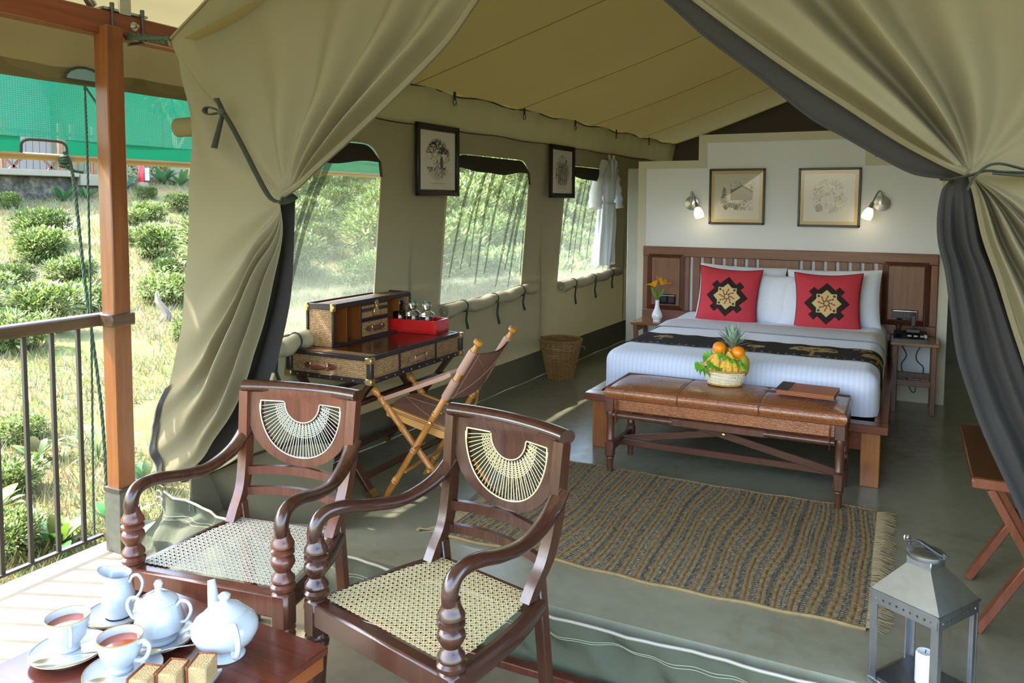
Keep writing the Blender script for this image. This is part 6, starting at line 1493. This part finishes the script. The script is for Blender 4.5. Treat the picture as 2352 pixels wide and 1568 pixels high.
# broad-leaved weeds near the railing, grass tufts
def weed(x, y, n, L, w, lab, name='broadleaf_weed', arch=.5, c=None, s=0):
    o = thing(name, (x, y, G(x, y)), 0, lab, 'plant'); rq = random.Random(int(x*100+y*10)+s)
    for i in range(n):
        a = i*2.4+rq.random(); el = rq.uniform(.5, 1.2); l = L*rq.uniform(.7, 1.1); ww = w*rq.uniform(.8, 1.2); cc = c or tuple(lerp(p, q, rq.random()) for p, q in zip(gA, gB))
        def lf(u, v):
            r = l*v*cos(el)+.01; z = l*v*sin(el)-arch*l*v*v*.6; wd_ = ww*sin(pi*min(1, .08+v*.92))**.8; s_ = u*2-1; return (r*cos(a)-s_*wd_*sin(a)*.5, r*sin(a)+s_*wd_*cos(a)*.5, z+abs(s_)*wd_*.15)
        MB().grid(3, 8, lf, colfn=lambda u, v: cc).build('leaf', m_leaf, o)
for x, y, n, L, w, lab in ((-5.2, 2.95, 14, .32, .09, 'broad-leaved weed behind the second bar'), (-4.6, 3.0, 12, .3, .085, 'broad-leaved weed at the base of the third bar'), (-5.9, 3.7, 12, .3, .08, 'broad-leaved weed behind the leftmost bars'), (-4.5, 3.35, 12, .35, .08, 'bright weed beside the post foot'), (-4.9, 3.9, 12, .35, .08, 'weed cluster right of the post foot'), (-5.0, 2.6, 10, .32, .09, 'broad-leaved weed cut by the lower left edge')): weed(x, y, n, L, w, lab)
weed(-5.58, 3.99, 26, .6, .018, 'silvery grass tuft behind the post', 'grass_tuft', .7, hx('#6d7a55'))
weed(-18.8, 13.3, 14, .55, .07, 'spiky green plant at the foot of the stone wall', 'spiky_plant', .3, hx('#486f3c')); weed(-18.8, 12.7, 12, .6, .1, 'spiky plant beside the stone wall near the post', 'spiky_plant', .3, hx('#3f6a3b'))
weed(-18.5, 15.45, 14, .75, .16, 'broad tropical plant beside the extinguisher', 'tropical_plant', .4, hx('#4c7049')); weed(-18.4, 15.95, 14, .7, .15, 'tropical plant with wide leaves by the pale tree', 'tropical_plant', .4, hx('#587c47')); weed(-18.6, 14.35, 10, .6, .14, 'tropical plant left of the extinguisher', 'tropical_plant', .4, hx('#52745a'))
rq = random.Random(8); m = MB(); vs = []; fs = []; cs = []
for i in range(95000):
    d = lerp(4.3, 26, rq.random()**1.35); a = radians(rq.uniform(17, 66)); x, y = -d*sin(a), d*cos(a)
    if x > -4.02 or x < -19.2: continue
    if mnoise.noise(Vector((x*.6, y*.6, 9))) > .32: continue
    z = G(x, y); h = rq.uniform(.03, .10)*(1+.03*d); w = .005*(1+.07*d); b = rq.random()*6.28; l = rq.uniform(.2, .9)*h; q = rq.random()*6.28
    c = tuple(lerp(p, e_, rq.random()) for p, e_ in zip(hx('#666e45'), hx('#958e6c'))) if rq.random() < .93 else hx('#8a774e')
    n0 = len(vs); vs += [(x-w*cos(b), y-w*sin(b), z-.01), (x+w*cos(b), y+w*sin(b), z-.01), (x+l*cos(q), y+l*sin(q), z+h)]; fs.append((n0, n0+1, n0+2)); cs += [c, c, c]
m.v = vs; m.f = fs; m.c = cs; m.usec = True
o = m.build('grass', m_leaf, smooth=False, fix=False); tag(o, 'short sunlit grass covering the hillside', 'grass', kind='stuff')
# ------------------------------------------------------------------ neighbouring tent platform
PX = -19.25
t = NT('rough_stone_wall'); v = t.coord(); f = t.math('ADD', t.math('MULTIPLY', t.noise(v, 1.6, 6, .7), .7), t.math('MULTIPLY', t.noise(v, 9, 5, .6), .4))
m_stone = t.end(t.bsdf(t.ramp(f, [(.35, hx('#24221e')), (.52, hx('#4b463d')), (.68, hx('#7a705d'))]), .95, 0, .1, t.bump(f, .8, .1)))
m_ledge = plain('platform_cement', hx('#857b66'), .8, var=.1)
np_ = thing('neighbour_platform', (0, 0, 0), 0, 'stone-walled platform of the neighbouring tent uphill', 'platform')
MB().grid(60, 12, lambda u, v: (PX+.10*mnoise.noise(Vector((u*22, v*3, 1)))+.06*v*-1, lerp(6, 14.1, u), lerp(.6, 2.27, v))).build('stone_wall', m_stone, np_)
MB().box((PX-.5, 9.7, 2.34), (1.3, 7.4, .16), bev=.02).build('ledge', m_ledge, np_)
MB().box((PX-.5, 19.2, 2.2), (1.2, 11.5, .3), bev=.02).build('low_ledge', m_ledge, np_)
MB().box((PX-3.2, 14, 2.15), (6., 18, .2)).build('platform_floor', m_deck, np_)
nt_ = thing('neighbour_railing', (PX-.1, 0, 2.42), 0, 'dark metal railing with timber posts on the far platform', 'railing')
for y in (11.62, 13.05, 13.38, 13.98): MB().box((0, y, .55), (.1, .1, 1.3), bev=.01).build('post', m_post, nt_)
b0 = None
for k in range(33):
    y = 8.6+k*.17
    if b0 is None: b0 = MB().box((0, 0, .45), (.018, .018, .9)).build('bar', m_iron, nt_); b0.location = (0, y, 0)
    else: share(b0, nt_, (0, y, 0))
MB().box((0, 11.3, .93), (.07, 5.4, .06)).build('handrail', m_rail, nt_)
o = thing('folding_luggage_bench', (PX-1.2, 12.9, 2.26), 0, 'reddish bench with crossed legs on the far platform', 'bench')
MB().box((0, 0, .55), (.5, 1.7, .06), bev=.01).build('seat', m_sdl, o)
for y in (-.5, .5):
    for s in (-1, 1): m = MB(); m.bar((.2, y+s*.28, .53), (.2, y-s*.28, 0), .05, .06); m.build('leg', m_sdl, o)
ntt = thing('neighbour_tent', (0, 0, 0), 0, 'grey-green canvas tent beyond the far platform railing', 'tent')
m_ntc = canvas('neighbour_canvas', hx('#6d7263'), .1, .1)
MB().grid(60, 14, lambda u, v: (PX-2.2-.02*sin(u*90)-.5*v, lerp(14.2, 30, u), lerp(2.2, 5.2, v))).build('side_wall', m_ntc, ntt)
MB().grid(20, 14, lambda u, v: (lerp(PX-2.2, PX-6, u), 14.2, lerp(2.2, 5.2+1.5*u, v))).build('front_wall', canvas('neighbour_front', hx('#4a4f55'), .1, .1), ntt)
MB().grid(20, 10, lambda u, v: (lerp(PX+.4, PX-4, v), lerp(9, 31, u), 4.9+1.9*v)).build('fly', m_roofcv, ntt)
for y in (16.4, 20.): MB().box((PX-.3, y, 3.6), (.1, .1, 2.8)).build('fly_post', m_post, ntt)
ex = thing('fire_extinguisher', (-18.6, 14.83, G(-18.6, 14.83)+.1), 0, 'red fire extinguisher standing on the far bank', 'extinguisher')
m_ex = plain('extinguisher_red', hx('#b01f2c'), .35, var=.08)
MB().lathe([(0, 0), (.075, 0), (.08, .02), (.08, .4), (.06, .46), (.025, .49), (.025, .52), (0, .52)], 20).build('cylinder', m_ex, ex); m = MB(); m.box((0, 0, .54), (.05, .14, .03), bev=.005); m.tube(cr([(0, .05, .53), (0, .16, .48), (0, .14, .2)], 12), .014, 6); m.build('valve', m_black, ex)
MB().box((.07, .13, .22), (.02, .14, .34), bev=.005).build('instruction_board', plain('pale_board', hx('#d8dee6'), .6, var=.05), ex)
MB().box((-.0, -.02, -.06), (.25, .3, .12), bev=.01).build('plinth', m_ledge, ex)
tr = thing('pale_tree', (-18.6, 16.35, G(-18.6, 16.35)), 0, 'slender pale tree trunk forking near the entrance flap', 'tree')
m_trk = plain('pale_bark', hx('#b79f7c'), .9, var=.25, vscale=12)
m = MB(); m.tube(cr([(0, .3, -.2), (0, .1, .5), (0, -.35, 1.1), (0, -.4, 1.6)], 14), [.09-.03*i/13 for i in range(14)], 8); m.tube(cr([(0, -.3, 1.05), (.05, -.05, 1.5), (.1, .2, 2.2)], 10), [.05-.025*i/9 for i in range(10)], 7); m.tube(cr([(0, -.4, 1.6), (0, -.8, 2.3), (.1, -.9, 3)], 10), [.05-.025*i/9 for i in range(10)], 7); m.build('trunk', m_trk, tr)
m = MB(); rq = random.Random(77)
for i in range(900):
    q = Vector((rq.gauss(0, 1), rq.gauss(0, 1), rq.gauss(0, 1))).normalized()*rq.uniform(.6, 1.3); leaf_add(m, Vector((0, -.4, 3.2))+q, q+Vector((0, 0, .3)), Vector((0, 0, 1)), .22, .09, tuple(lerp(a_, b_, rq.random()) for a_, b_ in zip(gA, gC)))
m.build('crown', m_leaf, tr, smooth=False, fix=False)
fw_ = thing('flowering_shrub', (-18.9, 15.3, G(-18.9, 15.3)), 0, 'small shrub with pink flowers on the far bank', 'shrub'); m = MB(); m2 = MB()
for i in range(500):
    p = Vector((rq.uniform(-.3, .3), rq.uniform(-.7, .7), rq.uniform(.1, .75))); leaf_add(m, p, Vector((rq.uniform(-1, 1), rq.uniform(-1, 1), rq.uniform(0, 1))), Vector((0, 0, 1)), .12, .05, tuple(lerp(a_, b_, rq.random()) for a_, b_ in zip(gA, gB)))
    if i % 9 == 0: leaf_add(m2, p+Vector((.05, 0, .15)), Vector((rq.uniform(-1, 1), rq.uniform(-1, 1), 1)), Vector((0, 0, 1)), .08, .07, hx('#c2477c'))
m.build('foliage', m_leaf, fw_, smooth=False); m2.build('flowers', m_leaf, fw_, smooth=False)
